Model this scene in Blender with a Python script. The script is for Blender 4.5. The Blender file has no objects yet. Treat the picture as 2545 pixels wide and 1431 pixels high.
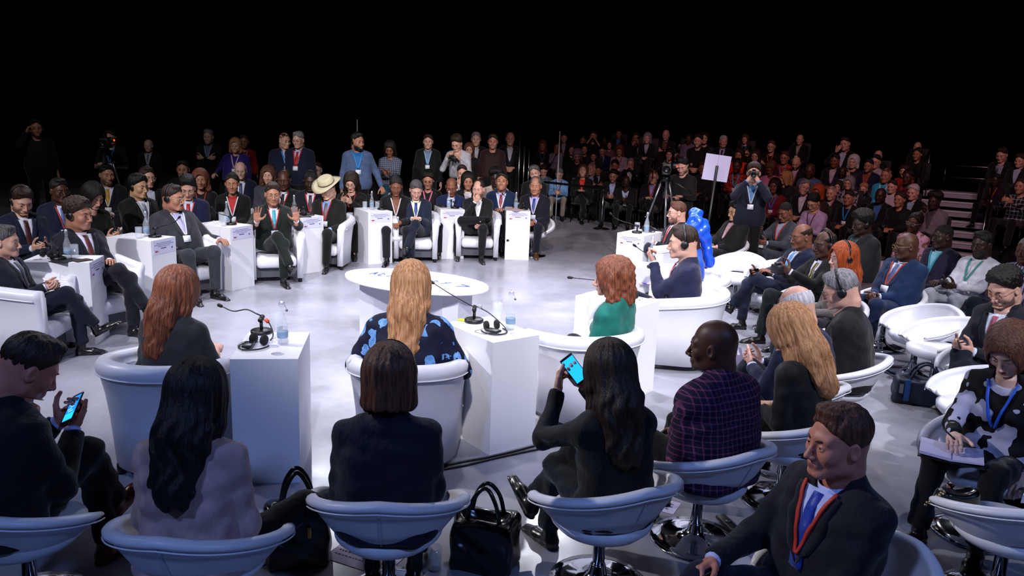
import bpy, math, random
import numpy as np
from mathutils import Vector, Matrix

# ------------------------------------------------------------------ camera, world, lights, exposure
C = bpy.context.scene.collection
SC = bpy.context.scene
FPX, PITCH, ROLL, CAMH = 1938.4, 0.21298, 0.03921, 2.2
_F = np.array([0, math.cos(PITCH), -math.sin(PITCH)]); _R = np.array([1.0, 0, 0]); _U = np.cross(_R, _F)
_R2 = _R*math.cos(ROLL) + _U*math.sin(ROLL); _U2 = np.cross(_R2, _F)
def at(x, y, z=0.0):
    """world point seen at photo pixel (x, y) at height z"""
    d = _F*FPX + _R2*(x-1272.5) - _U2*(y-715.5)
    return np.array([0, 0, CAMH]) + d*((z-CAMH)/d[2])
def proj(P):
    d = np.array(P, float) - [0, 0, CAMH]; z = d@_F
    return 1272.5 + FPX*(d@_R2)/z, 715.5 - FPX*(d@_U2)/z, z
cam = bpy.data.cameras.new('camera'); camo = bpy.data.objects.new('camera', cam); C.objects.link(camo)
cam.sensor_fit = 'HORIZONTAL'; cam.sensor_width = 36.0; cam.lens = 36.0*FPX/2545.0
cam.clip_start = 0.05; cam.clip_end = 200
camo.matrix_world = Matrix(((_R2[0], _U2[0], -_F[0], 0), (_R2[1], _U2[1], -_F[1], 0), (_R2[2], _U2[2], -_F[2], CAMH), (0, 0, 0, 1)))
SC.camera = camo
w = bpy.data.worlds.new('world'); SC.world = w; w.use_nodes = True
w.node_tree.nodes['Background'].inputs[0].default_value = (0.02, 0.02, 0.035, 1)
w.node_tree.nodes['Background'].inputs[1].default_value = 0.3
SC.view_settings.view_transform = 'Standard'; SC.view_settings.look = 'None'
SC.view_settings.gamma = 1; SC.view_settings.use_curve_mapping = False
SC.view_settings.exposure = 0.15
SC.cycles.max_bounces = 5; SC.cycles.diffuse_bounces = 2; SC.cycles.glossy_bounces = 3
SC.cycles.transmission_bounces = 5; SC.cycles.transparent_max_bounces = 6
SC.cycles.caustics_reflective = False; SC.cycles.caustics_refractive = False
SC.cycles.sample_clamp_indirect = 4.0
try:
    SC.cycles.use_denoising = True; SC.cycles.denoiser = 'OPENIMAGEDENOISE'
except Exception: pass
def spot(name, loc, target, watts, col, deg, blend=0.5, size=0.25):
    l = bpy.data.lights.new(name, 'SPOT'); l.energy = watts; l.color = col; l.spot_size = math.radians(deg)
    l.spot_blend = blend; l.shadow_soft_size = size
    o = bpy.data.objects.new(name, l); C.objects.link(o); o.location = loc
    o.rotation_euler = (Vector(target)-Vector(loc)).to_track_quat('-Z', 'Y').to_euler(); return o
def gobo(o, sc, lo=.35):
    l = o.data; l.use_nodes = True; N = l.node_tree.nodes; L = l.node_tree.links; em = N['Emission']
    t = N.new('ShaderNodeTexCoord'); n = N.new('ShaderNodeTexNoise'); n.inputs['Scale'].default_value = sc; n.inputs['Detail'].default_value = 1
    r = N.new('ShaderNodeMapRange'); r.inputs[1].default_value = .44; r.inputs[2].default_value = .52; r.inputs[3].default_value = lo; r.inputs[4].default_value = 1.25
    L.new(t.outputs['Normal'], n.inputs['Vector']); L.new(n.outputs[0], r.inputs[0]); L.new(r.outputs[0], em.inputs['Strength'])
WARM, COOL, LAV, BLU, PNK = (1, .97, .97), (.86, .89, 1), (.90, .88, 1), (.25, .42, 1), (1, .55, .55)
for i, x in enumerate((-4.5, 0, 4.5)):      # front of house, on the far side of the ring
    spot('front_spot_%d' % i, (x*1.2, -3, 8.6), (x*.45-.6, 9.6, .3), 4600, WARM, 31, .45, .18)
for i, (x, y) in enumerate(((-4, 6), (4, 6), (-3, 11), (3.5, 11), (0, 8))):   # truss over the ring
    gobo(spot('truss_spot_%d' % i, (x, y, 8.6), (x*.3, 8.2+(y-8)*.2, 0), 1350, LAV, 56, .7, .15), 7, .55)
for i, x in enumerate((-5, 1, 7)):          # back light towards the viewer
    gobo(spot('back_spot_%d' % i, (x, 19, 8.6), (x*.4, 4.0, .8), (1250, 1150, 900)[i], COOL, 46, .5, .12), 16, .25)
for i, x in enumerate((-2.5, 2.5)):
    spot('blue_spot_%d' % i, (x*2, -3.2, 8.0), (x*.6, 3.2, .6), 900, BLU, 50, .6, .4)
gobo(spot('side_spot', (-11, 6, 8.6), (4.5, 6.5, .8), 3200, WARM, 44, .6, .18), 14, .5)
for i, (x, y, tx, ty) in enumerate(((1, 4, 2.5, 16.5), (3, 5, 6.5, 14.5), (5, 4, 9.5, 12.0))):
    spot('stand_spot_%d' % i, (x, y, 8.6), (tx, ty, 1.0), 950, PNK, 48, .7, .3)
spot('left_spot', (-5, 3, 8.6), (-6.5, 12.5, 1.2), 650, WARM, 44, .7, .3)


# ------------------------------------------------------------------ materials (all procedural)
def lin(h):
    h = h.lstrip('#'); r = []
    for i in (0, 2, 4):
        c = int(h[i:i+2], 16)/255; r.append(c/12.92 if c <= .04045 else ((c+.055)/1.055)**2.4)
    return tuple(r)+(1,)
_M = {}
def mat(col, rough=.55, metal=0, spec=.5, kind='', col2=None, scale=1.0, bump=.0, emit=0, alpha=1):
    key = (col, rough, metal, spec, kind, col2, scale, bump, emit, alpha)
    if key in _M: return _M[key]
    m = bpy.data.materials.new((kind or 'plain')+'_'+col.lstrip('#')); m.use_nodes = True; _M[key] = m
    N = m.node_tree.nodes; L = m.node_tree.links; b = N['Principled BSDF']
    b.inputs['Base Color'].default_value = lin(col); b.inputs['Roughness'].default_value = rough
    b.inputs['Metallic'].default_value = metal; b.inputs['Specular IOR Level'].default_value = spec
    if emit:
        b.inputs['Emission Color'].default_value = lin(col); b.inputs['Emission Strength'].default_value = emit
    def tc(sx, sy, sz, out='Object'):
        t = N.new('ShaderNodeTexCoord'); mp = N.new('ShaderNodeMapping'); mp.inputs['Scale'].default_value = (sx, sy, sz)
        L.new(t.outputs[out], mp.inputs['Vector']); return mp.outputs[0]
    def mixc(fac, a, c):
        x = N.new('ShaderNodeMix'); x.data_type = 'RGBA'
        if isinstance(fac, float): x.inputs[0].default_value = fac
        else: L.new(fac, x.inputs[0])
        for s, v in ((6, a), (7, c)):
            if isinstance(v, tuple): x.inputs[s].default_value = v
            else: L.new(v, x.inputs[s])
        return x.outputs[2]
    def noise(vec, sc, det=3, ro=.5):
        n = N.new('ShaderNodeTexNoise'); n.inputs['Scale'].default_value = sc; n.inputs['Detail'].default_value = det
        n.inputs['Roughness'].default_value = ro; L.new(vec, n.inputs['Vector']); return n.outputs[0]
    def ramp(v, a, b_):
        r = N.new('ShaderNodeMapRange'); r.inputs[1].default_value = a; r.inputs[2].default_value = b_; L.new(v, r.inputs[0]); return r.outputs[0]
    def mth(op, a, b_=None):
        x = N.new('ShaderNodeMath'); x.operation = op
        for i, v in ((0, a), (1, b_)):
            if v is None: continue
            if isinstance(v, (int, float)): x.inputs[i].default_value = v
            else: L.new(v, x.inputs[i])
        return x.outputs[0]
    def bmp(h, st, dist=.01):
        q = N.new('ShaderNodeBump'); q.inputs['Strength'].default_value = st; q.inputs['Distance'].default_value = dist
        L.new(h, q.inputs['Height']); L.new(q.outputs[0], b.inputs['Normal'])
    c1 = lin(col); c2 = lin(col2) if col2 else tuple(v*1.7 for v in c1[:3])+(1,)
    if kind == 'cloth':
        v = tc(1, 1, 1); n = noise(v, 14, 3); L.new(mixc(ramp(n, .35, .7), tuple(x*.8 for x in c1[:3])+(1,), tuple(min(1, x*1.15) for x in c1[:3])+(1,)), b.inputs['Base Color'])
        bmp(noise(tc(1, 1, .55), 9, 4, .6), .55, .03)
        b.inputs['Sheen Weight'].default_value = .12
    elif kind == 'skin':
        n = noise(tc(1, 1, 1), 30, 3)
        L.new(mixc(ramp(n, .3, .7), tuple(x*.9 for x in c1[:3])+(1,), tuple(min(1, x*1.08) for x in c1[:3])+(1,)), b.inputs['Base Color'])
        b.inputs['Subsurface Weight'].default_value = .0
        bmp(noise(tc(1, 1, 1), 160, 2), .12, .002)
    elif kind == 'hair':
        v = tc(70, 70, 7); n = noise(v, 1.6*scale, 3, .65)
        L.new(mixc(ramp(n, .35, .68), c1, c2), b.inputs['Base Color']); bmp(n, .8, .012)
        try: b.inputs['Anisotropic'].default_value = .5
        except Exception: pass
    elif kind in ('plaid', 'check', 'stripe'):
        sx = N.new('ShaderNodeSeparateXYZ'); L.new(tc(1, 1, 1), sx.inputs[0])
        per = .034*scale
        def line(o, wd):
            f = mth('FRACT', mth('MULTIPLY', mth('ADD', o, 10.0), 1/per)); return mth('LESS_THAN', f, wd)
        a = line(sx.outputs[0], .2); z = line(sx.outputs[2], .2)
        if kind == 'stripe': fac = line(sx.outputs[0], .45)
        elif kind == 'check': fac = mth('MULTIPLY', mth('ADD', line(sx.outputs[0], .5), line(sx.outputs[2], .5)), .5)
        else: fac = mth('MULTIPLY', mth('ADD', a, z), .55)
        L.new(mixc(fac, c1, c2), b.inputs['Base Color']); bmp(noise(tc(1, 1, .5), 9, 4, .6), .5, .03)
    elif kind == 'floral':
        v = N.new('ShaderNodeTexVoronoi'); v.inputs['Scale'].default_value = 11*scale; L.new(tc(1, 1, .8), v.inputs['Vector'])
        n = noise(tc(1, 1, 1), 26*scale, 2)
        f = mth('LESS_THAN', mth('ADD', v.outputs['Distance'], mth('MULTIPLY', n, .5)), .66)
        sel = mth('GREATER_THAN', noise(tc(1, 1, 1), 5*scale, 1), .42)
        L.new(mixc(mth('MULTIPLY', f, sel), c1, mixc(ramp(n, .35, .65), c2, tuple(min(1, x*1.6+.1) for x in c2[:3])+(1,))), b.inputs['Base Color'])
        bmp(noise(tc(1, 1, .5), 9, 4, .6), .4, .03)
    elif kind == 'print':
        v = N.new('ShaderNodeTexVoronoi'); v.inputs['Scale'].default_value = 30*scale; L.new(tc(1, 1, 1), v.inputs['Vector'])
        f = mth('GREATER_THAN', noise(tc(1, 1, 1), 22*scale, 2), .54)
        L.new(mixc(f, c1, c2), b.inputs['Base Color'])
    elif kind == 'leather':
        n = noise(tc(1, 1, 1), 3, 3); bmp(n, .25, .03)
        L.new(mixc(ramp(n, .3, .7), tuple(x*.93 for x in c1[:3])+(1,), c1), b.inputs['Base Color'])
    elif kind == 'floor':
        v = tc(1, 1, 1); n = noise(v, .9, 6, .6); n2 = noise(v, 9, 5, .7)
        L.new(mixc(mth('MULTIPLY', ramp(n2, .3, .8), .35), mixc(ramp(n, .1, .95), c1, c2), tuple(x*.85 for x in c1[:3])+(1,)), b.inputs['Base Color'])
        L.new(ramp(n, .2, 1.3), b.inputs['Roughness']); bmp(n2, .05, .004)
    elif kind == 'glass':
        b.inputs['Alpha'].default_value = alpha; b.inputs['Roughness'].default_value = .03; b.inputs['Specular IOR Level'].default_value = .9
    elif kind == 'satin':
        bmp(noise(tc(1, 1, .6), 10, 3, .5), .5, .03)
    return m

# ------------------------------------------------------------------ mesh helpers
def obj(name, data, m, parent=None, smooth=True, slots=None, shift=None):
    """data = (verts Nx3, faces list or Kx4 array[, material index per face])"""
    v = np.asarray(data[0], float)
    me = bpy.data.meshes.new(name); me.from_pydata(v.tolist(), [], [tuple(int(i) for i in f) for f in data[1]])
    for mm in (slots or [m]): me.materials.append(mm)
    if len(data) > 2 and data[2] is not None: me.polygons.foreach_set('material_index', np.asarray(data[2], np.int32))
    if smooth: me.polygons.foreach_set('use_smooth', np.ones(len(me.polygons), bool))
    me.update()
    o = bpy.data.objects.new(name, me); C.objects.link(o)
    if parent: o.parent = parent
    return o
def reuse(name, me, m, parent, mw=None):
    o = bpy.data.objects.new(name, me); C.objects.link(o)
    if m is not None:
        o.material_slots[0].link = 'OBJECT'; o.material_slots[0].material = m
    o.parent = parent
    if mw is not None: o.matrix_local = mw
    return o
def thing(name, label, cat, loc=(0, 0, 0), rz=0.0, group=None):
    o = bpy.data.objects.new(name, None); C.objects.link(o); o.location = [float(t) for t in loc]; o.rotation_euler = (0, 0, rz)
    o.empty_display_size = .1; return tag(o, label, cat, group)
def tag(o, label, cat, group=None, kind=None):
    o['label'] = label; o['category'] = cat
    if group: o['group'] = group
    if kind: o['kind'] = kind
    return o
def struct(name, data, m, smooth=False):
    o = obj(name, data, m, None, smooth); o['kind'] = 'structure'; return o
def copy_tree(o, parent=None):
    c = o.copy(); C.objects.link(c); c.parent = parent
    for ch in o.children: copy_tree(ch, c)
    return c
def put(o, loc, rz, label=None, group=None):
    o.location = [float(t) for t in loc]; o.rotation_euler = (0, 0, rz)
    if label: o['label'] = label
    if group: o['group'] = group
    return o
def join(*ds):
    V = []; Fs = []; n = 0; mi = []
    for d in ds:
        v = np.asarray(d[0], float); V.append(v); Fs += [tuple(int(i)+n for i in f) for f in d[1]]; n += len(v)
        mi += list(d[2]) if len(d) > 2 and d[2] is not None else [0]*len(d[1])
    return np.vstack(V), Fs, mi
def tm(idx, d): return (d[0], d[1], [idx]*len(d[1]))
def box(x0, x1, y0, y1, z0, z1, bev=0.0):
    if bev <= 0:
        v = [(x, y, z) for z in (z0, z1) for y in (y0, y1) for x in (x0, x1)]
        return np.array(v), [(0, 2, 3, 1), (4, 5, 7, 6), (0, 1, 5, 4), (2, 6, 7, 3), (0, 4, 6, 2), (1, 3, 7, 5)]
    V = []; ring = []
    b = min(bev, (x1-x0)/2, (y1-y0)/2, (z1-z0)/2)
    def lp(ins, z):
        pts = []; r = max(b-ins, 1e-4)
        for cx, cy, a0 in ((x1-b, y1-b, 0), (x0+b, y1-b, 90), (x0+b, y0+b, 180), (x1-b, y0+b, 270)):
            for k in range(4):
                a = math.radians(a0+30*k); pts.append((cx+r*math.cos(a), cy+r*math.sin(a), z))
        return pts
    rings = [lp(b, z0), lp(b*.3, z0+b*.3), lp(0, z0+b), lp(0, z1-b), lp(b*.3, z1-b*.3), lp(b, z1)]
    return loft(rings, True, True)
def loft(rings, cap0=True, cap1=True, closed=True):
    n = len(rings[0]); V = np.array([p for r in rings for p in r], float); Fs = []
    for i in range(len(rings)-1):
        for j in range(n if closed else n-1):
            k = (j+1) % n; Fs.append((i*n+j, i*n+k, (i+1)*n+k, (i+1)*n+j))
    if cap0: Fs.append(tuple(range(n-1, -1, -1)))
    if cap1: Fs.append(tuple((len(rings)-1)*n+j for j in range(n)))
    return V, Fs
def lathe(prof, n=24, c=(0, 0)):
    return loft([[(c[0]+r*math.cos(2*math.pi*k/n), c[1]+r*math.sin(2*math.pi*k/n), z) for k in range(n)] for r, z in prof])
def tube(pts, r, n=8, cap=True):
    P = [np.array(p, float) for p in pts]; rings = []; up = np.array([0, 0, 1.0]); pv = None
    rr = r if hasattr(r, '__len__') else [r]*len(P)
    for i, p in enumerate(P):
        t = P[min(i+1, len(P)-1)]-P[max(i-1, 0)]; t /= (np.linalg.norm(t)+1e-9)
        a = up if pv is None else pv
        if abs(a@t) > .95: a = np.array([1.0, 0, 0])
        b = a-t*(a@t); b /= np.linalg.norm(b); c = np.cross(t, b); pv = b
        rings.append([p+rr[i]*(b*math.cos(2*math.pi*k/n)+c*math.sin(2*math.pi*k/n)) for k in range(n)])
    return loft(rings, cap, cap)
def ball(c, r, n=12, m=8, sc=(1, 1, 1)):
    V = []; 
    rings = [[(c[0]+r*sc[0]*math.sin(math.pi*i/m)*math.cos(2*math.pi*k/n), c[1]+r*sc[1]*math.sin(math.pi*i/m)*math.sin(2*math.pi*k/n), c[2]-r*sc[2]*math.cos(math.pi*i/m)) for k in range(n)] for i in range(m+1)]
    rings[0] = [(x*.999+c[0]*.001, y, z) for x, y, z in rings[0]]
    return loft(rings, False, False)
def xf(d, M):
    M = np.array(M); v = np.asarray(d[0], float); return (v@M[:3, :3].T+M[:3, 3],)+tuple(d[1:])
def mat4(X, Y, Z, T):
    M = np.eye(4); M[:3, 0] = X; M[:3, 1] = Y; M[:3, 2] = Z; M[:3, 3] = T; return M
def unit(v): v = np.array(v, float); return v/(np.linalg.norm(v)+1e-12)
def rotm(ax, deg):
    return np.array(Matrix.Rotation(math.radians(deg), 3, ax))
def smoothcurve(pts, n=8):
    P = [np.array(p, float) for p in pts]; P = [2*P[0]-P[1]]+P+[2*P[-1]-P[-2]]; out = []
    for i in range(1, len(P)-2):
        for k in range(n):
            t = k/n; out.append(.5*((2*P[i])+(P[i+1]-P[i-1])*t+(2*P[i-1]-5*P[i]+4*P[i+1]-P[i+2])*t*t+(3*P[i]-P[i-1]-3*P[i+1]+P[i+2])*t**3))
    out.append(P[-2]); return out

# ------------------------------------------------------------------ signed distance modelling (surface nets)
def cap(p, a, b, r1, r2=None, sc=None):
    r2 = r1 if r2 is None else r2; a = np.asarray(a, float); b = np.asarray(b, float)
    if sc is not None: s = np.asarray(sc, float); p = p*s; a = a*s; b = b*s
    pa = p-a; ba = b-a; h = np.clip(pa@ba/(ba@ba+1e-12), 0, 1)
    d = pa-h[:, None]*ba
    return np.sqrt(np.einsum('ij,ij->i', d, d))-(r1+(r2-r1)*h)
def ell(p, c, r):
    r = np.asarray(r, float); q = (p-np.asarray(c, float)); k0 = np.sqrt(((q/r)**2).sum(1)); k1 = np.sqrt(((q/(r*r))**2).sum(1))+1e-9
    return k0*(k0-1)/k1
def smin(a, b, k):
    h = np.clip(.5+.5*(b-a)/k, 0, 1); return b*(1-h)+a*h-k*h*(1-h)
def smax(a, b, k): return -smin(-a, -b, k)
def nets(fn, lo, hi, h):
    lo = np.asarray(lo, float)-2*h; hi = np.asarray(hi, float)+2*h
    B = 5; nb = np.ceil((hi-lo)/(h*B)).astype(int); n = nb*B+1
    bc = np.stack(np.meshgrid(*[np.arange(k) for k in nb], indexing='ij'), -1).reshape(-1, 3)
    dc = fn(lo+(bc+.5)*h*B); D = np.empty(n, np.float32)
    sg = np.where(dc > 0, 1.0, -1.0).reshape(nb)
    big = np.repeat(np.repeat(np.repeat(sg, B, 0), B, 1), B, 2)
    D[:-1, :-1, :-1] = big; D[-1] = 1; D[:, -1] = 1; D[:, :, -1] = 1
    near = bc[np.abs(dc) < h*B*1.25]
    if len(near) == 0: return np.zeros((0, 3)), []
    loc = np.stack(np.meshgrid(*[np.arange(B+1)]*3, indexing='ij'), -1).reshape(-1, 3)
    idx = (near[:, None, :]*B+loc[None]).reshape(-1, 3)
    lin_ = np.unique((idx[:, 0]*n[1]+idx[:, 1])*n[2]+idx[:, 2])
    ii = np.stack([lin_//(n[1]*n[2]), (lin_//n[2]) % n[1], lin_ % n[2]], -1)
    val = np.empty(len(lin_), np.float32)
    for s in range(0, len(lin_), 200000): val[s:s+200000] = fn(lo+ii[s:s+200000]*h)
    D.reshape(-1)[lin_] = val
    S = D < 0
    c = S[:-1, :-1, :-1].astype(np.int8)
    for dx, dy, dz in ((1,0,0),(0,1,0),(0,0,1),(1,1,0),(1,0,1),(0,1,1),(1,1,1)):
        c = c+S[dx:n[0]-1+dx, dy:n[1]-1+dy, dz:n[2]-1+dz]
    act = (c > 0) & (c < 8); ai = np.argwhere(act)
    cid = -np.ones(act.shape, np.int32); cid[act] = np.arange(len(ai))
    cr = [(0,0,0),(1,0,0),(0,1,0),(1,1,0),(0,0,1),(1,0,1),(0,1,1),(1,1,1)]
    cv = np.stack([D[ai[:, 0]+a, ai[:, 1]+b, ai[:, 2]+e] for a, b, e in cr], 1)
    acc = np.zeros((len(ai), 3)); cnt = np.zeros(len(ai))
    for i, j in ((0,1),(2,3),(4,5),(6,7),(0,2),(1,3),(4,6),(5,7),(0,4),(1,5),(2,6),(3,7)):
        a = cv[:, i]; b = cv[:, j]; m = (a < 0) != (b < 0)
        t = np.clip(a/(a-b+1e-12), 0, 1)[m][:, None]; ci = np.array(cr[i]); cj = np.array(cr[j])
        acc[m] += ci+(cj-ci)*t; cnt[m] += 1
    V = lo+(ai+acc/cnt[:, None])*h
    Q = []
    for ax in range(3):
        o1, o2 = [(1, 2), (2, 0), (0, 1)][ax]
        sl0 = [slice(1, -1)]*3; sl0[ax] = slice(0, -1); sl1 = list(sl0); sl1[ax] = slice(1, None)
        a = S[tuple(sl0)]; b = S[tuple(sl1)]
        e = np.argwhere(a != b); inside = a[a != b]
        off = np.ones(3, int); off[ax] = 0; e = e+off
        def cell(d1, d2):
            q = e.copy(); q[:, o1] -= d1; q[:, o2] -= d2; return cid[q[:, 0], q[:, 1], q[:, 2]]
        q = np.stack([cell(1, 1), cell(0, 1), cell(0, 0), cell(1, 0)], 1)
        q[~inside] = q[~inside][:, ::-1]; Q.append(q[(q >= 0).all(1)])
    return V, np.vstack(Q).tolist()

# ------------------------------------------------------------------ people: heads, hair, hands, shoes
HRES = {0: .0034, 1: .006, 2: .011}
def head_sdf(p, fine=True, fem=False):
    q = p.copy(); q[:, 0] = np.abs(q[:, 0])
    jw = .8 if fem else 1.0
    d = ell(p, (0, -.014, .034), (.074, .094, .086))
    d = smin(d, ell(p, (0, .026, -.022), (.064, .062, .080)), .03)
    d = smin(d, cap(q, (.042*jw, .008, -.070), (.014*jw, .068, -.097), .022, .019), .03)
    d = smin(d, cap(q, (0, .07, -.098), (.008, .07, -.098), .017), .02)
    d = smin(d, ell(q, (.042, .058, -.026), (.022, .024, .026)), .02)
    d = smin(d, cap(q, (.0, .079, .024), (.04, .066, .022), .014), .016)
    d = smin(d, cap(p, (0, -.03, -.03), (0, -.052, -.215), .056*jw+.006, .058*jw+.004, (1, .95, 1)), .035)
    d = smax(d, -ell(q, (.031, .098, -.002), (.019, .016, .0135)), .014)
    d = smin(d, cap(p, (0, .088, .006), (0, .110, -.036), .0065, .0105), .012)
    d = smin(d, ell(q, (.011, .096, -.041), (.0085, .012, .0085)), .007)
    d = smin(d, ell(p, (0, .083, -.066), (.026, .014, .017)), .012)
    if fine:
        d = smin(d, cap(q, (0, .0945, -.0615), (.020, .084, -.0655), .0048, .0026), .004)
        d = smin(d, cap(q, (0, .0935, -.0725), (.017, .084, -.0690), .0058, .003), .004)
        lid = ell(q, (.031, .0745, -.001), (.0155, .0158, .0140))
        lid = smax(lid, -ell(q, (.031, .091, -.0018), (.0118, .014, .0040)), .0015)
        d = smin(d, lid, .004)
    e = ell(q, (.079, -.008, -.006), (.012, .019, .031)); e = smax(e, -ell(q, (.090, -.002, -.002), (.010, .011, .020)), .006)
    return smin(d, e, .006)
_T = {}
def head_tpl(lod, fem):
    key = ('head', lod, fem)
    if key not in _T:
        V, Fq = nets(lambda p: head_sdf(p, lod < 2, fem), (-.095, -.12, -.235), (.095, .125, .125), HRES[lod]); mi = np.zeros(len(Fq), int)
        Fa = np.array(Fq); ce = V[Fa].mean(1)
        if lod < 2:
            lp = (np.abs(ce[:, 0]) < .019) & (np.abs(ce[:, 2]+.067) < .0088-.24*np.abs(ce[:, 0])) & (ce[:, 1] > .086)
            mi[lp] = 3
        parts = [(V, Fq, mi)]
        if lod < 2:
            for s in (-1, 1):
                n = 14 if lod == 0 else 8
                parts.append(tm(1, ball((s*.031, .0730, -.0012), .0136, n, n//2+2)))
                parts.append(tm(2, ball((s*.0305, .0812, -.0020), .0066, 10, 6)))
            
        if lod == 2:
            for s in (-1, 1): parts.append(tm(2, ball((s*.031, .082, -.002), .0085, 6, 4, (1.4, 1, .7))))  # far heads: dark balls stand for the eyes and the shade in their sockets
        _T[key] = join(*parts)
    return _T[key]
def brow_data(side):
    ds = []
    for s in (side,):
        pts = [(s*x, y, z) for x, y, z in ((.014, .0925, .0165), (.024, .0905, .0215), (.036, .083, .0225), (.047, .073, .0165))]
        ds.append(tube(pts, [.0022, .0034, .003, .0012], 6))
    return join(*ds)
def hn(p, amp, f):
    return amp*(np.sin(p[:, 0]*f+np.sin(p[:, 2]*f*.7))*np.sin(p[:, 1]*f*1.1+1.3)*np.sin(p[:, 2]*f*.9+.7))
def hair_sdf(p, style):
    q = p.copy(); q[:, 0] = np.abs(q[:, 0])
    sk = smin(ell(p, (0, -.014, .034), (.074, .094, .086)), ell(p, (0, .026, -.02), (.061, .062, .078)), .03)
    line = -(p[:, 2]-np.where(p[:, 1] < 0, .80*p[:, 1]-.012, 1.08*p[:, 1]-.012+.5*np.maximum(q[:, 0]-.045, 0)))
    line = np.maximum(line, -(p[:, 2]+.078)); line = smax(line, (p[:, 1]-.079), .01)
    line = np.maximum(line, -(p[:, 2]-(.066+2.0*(p[:, 1]-.068))*(p[:, 1] > .03)-(-.2)*(p[:, 1] <= .03)))
    # strand clumps running down from the crown
    an = np.arctan2(p[:, 0], -(p[:, 1]+.02))
    st = np.sin(an*26+np.sin(p[:, 2]*28)*1.6)*.0016+np.sin(an*11+2.0+p[:, 2]*9)*.0022
    t = {'buzz': .004, 'short': .012, 'neat': .016, 'thick': .023, 'curly': .028, 'bald': .0065, 'receding': .009, 'long': .026, 'bob': .027, 'bun': .012, 'pony': .012, 'wavy': .027, 'afro': .045, 'updo': .02}.get(style, .012)
    if style in ('buzz', 'short', 'neat', 'thick', 'bald', 'receding', 'curly', 'afro'):
        d = sk-t*np.clip(.2+9*(p[:, 2]-.0), .22, 1.15)
        if style in ('thick', 'curly', 'short'): d = smin(d, ell(p, (.006, .040, .112), (.050, .036, .018 if style == 'short' else .024)), .02)
        if style == 'neat': d = smin(d, ell(p, (.012, .05, .108), (.045, .03, .016)), .02)
        if style in ('curly', 'afro'): d = d+hn(p, .007, 150)+hn(p, .004, 300)
        elif style not in ('buzz', 'bald'): d = d+hn(p, .0012, 120)+st*.45+.0010*np.sin(p[:, 0]*240+p[:, 1]*50)
        d = smax(d, line, .010); d = smax(d, -ell(q, (.085, -.006, -.012), (.030, .023, .036)), .004)
        if style == 'receding': d = smax(d, -ell(p, (0, .085, .10), (.058, .07, .06)), .008)
        if style == 'bald': d = smax(d, -ell(p, (0, .03, .118), (.080, .135, .088)), .006)
        return smax(d, -(sk-.0005+.004), .002)
    face = ell(p, (0, .078, -.026), (.063, .074, .102))
    top = smax(sk-t+st*.5, -face, .008); top = np.maximum(top, -(p[:, 2]+.085))
    if style in ('bun', 'pony', 'updo'):
        top = smax(top, line, .006)
        if style == 'bun': top = smin(top, ell(p, (0, -.075, .095), (.042, .042, .04)), .01)
        if style == 'updo': top = smin(top, ell(p, (0, -.09, .07), (.07, .06, .06))+hn(p, .006, 110), .02)
        if style == 'pony': top = smin(top, cap(p, (0, -.11, .04), (0, -.13, -.16), .032, .012), .015)
        return top
    if style == 'bob':
        dr = smin(cap(p, (0, -.04, .03), (0, -.052, -.092), .096, .092, (1, 1.0, 1)), cap(q, (.062, .0, .02), (.080, .004, -.095), .038, .033), .03)
        dr = smax(dr, -(p[:, 2]+.125-.012*np.cos(an)), .012)
    elif style == 'wavy':
        dr = smin(cap(p, (0, -.045, .03), (0, -.065, -.11), .100, .084), cap(q, (.066, .0, .02), (.088, .008, -.12), .040, .038), .03)+hn(p, .010, 75)
    else:
        L = .30 if style == 'long' else .2
        dr = smin(cap(p, (0, -.04, .03), (0, -.082, -.14), .096, .092, (1, 1.1, 1)), cap(p, (0, -.088, -.12), (.0, -.112, -L), .092, .074, (.93, 1.45, 1)), .03)
        dr = smin(dr, cap(q, (.064, -.0, .0), (.086, -.006, -.15), .038, .028), .03)
        wv = np.clip(-(p[:, 2]+.02)*9, 0, 1)
        dr = dr+wv*(np.sin(p[:, 0]*105+np.sin(p[:, 2]*34)*2.2)*.0055+np.sin(q[:, 0]*50+p[:, 2]*26)*.005)
    dr = smax(dr+st*1.3, -face, .008)
    neck = cap(p, (0, .03, -.07), (0, .02, -.30), .052)
    return smin(top, smax(dr, -neck, .01), .02)
def hair_mesh(style, lod):
    key = ('hair', style, lod)
    if key not in _T:
        lo, hi = ((-.13, -.19, -.38), (.13, .12, .19)) if style in ('long', 'wavy', 'bob', 'pony', 'updo', 'afro') else ((-.11, -.14, -.13), (.11, .13, .17))
        d = nets(lambda p: hair_sdf(p, style), lo, hi, [.0045, .0065, .012][lod])
        me = bpy.data.meshes.new('hair_'+style); me.from_pydata(d[0].tolist(), [], [tuple(f) for f in d[1]])
        me.materials.append(mat('#201812', .5, kind='hair')); me.polygons.foreach_set('use_smooth', np.ones(len(me.polygons), bool)); me.update()
        _T[key] = me
    return _T[key]
def tpl(key, build, m):
    if key not in _T:
        d = build(); me = bpy.data.meshes.new(str(key[0])); me.from_pydata(np.asarray(d[0]).tolist(), [], [tuple(int(i) for i in f) for f in d[1]])
        me.materials.append(m); me.polygons.foreach_set('use_smooth', np.ones(len(me.polygons), bool)); me.update(); _T[key] = me
    return _T[key]
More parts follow.
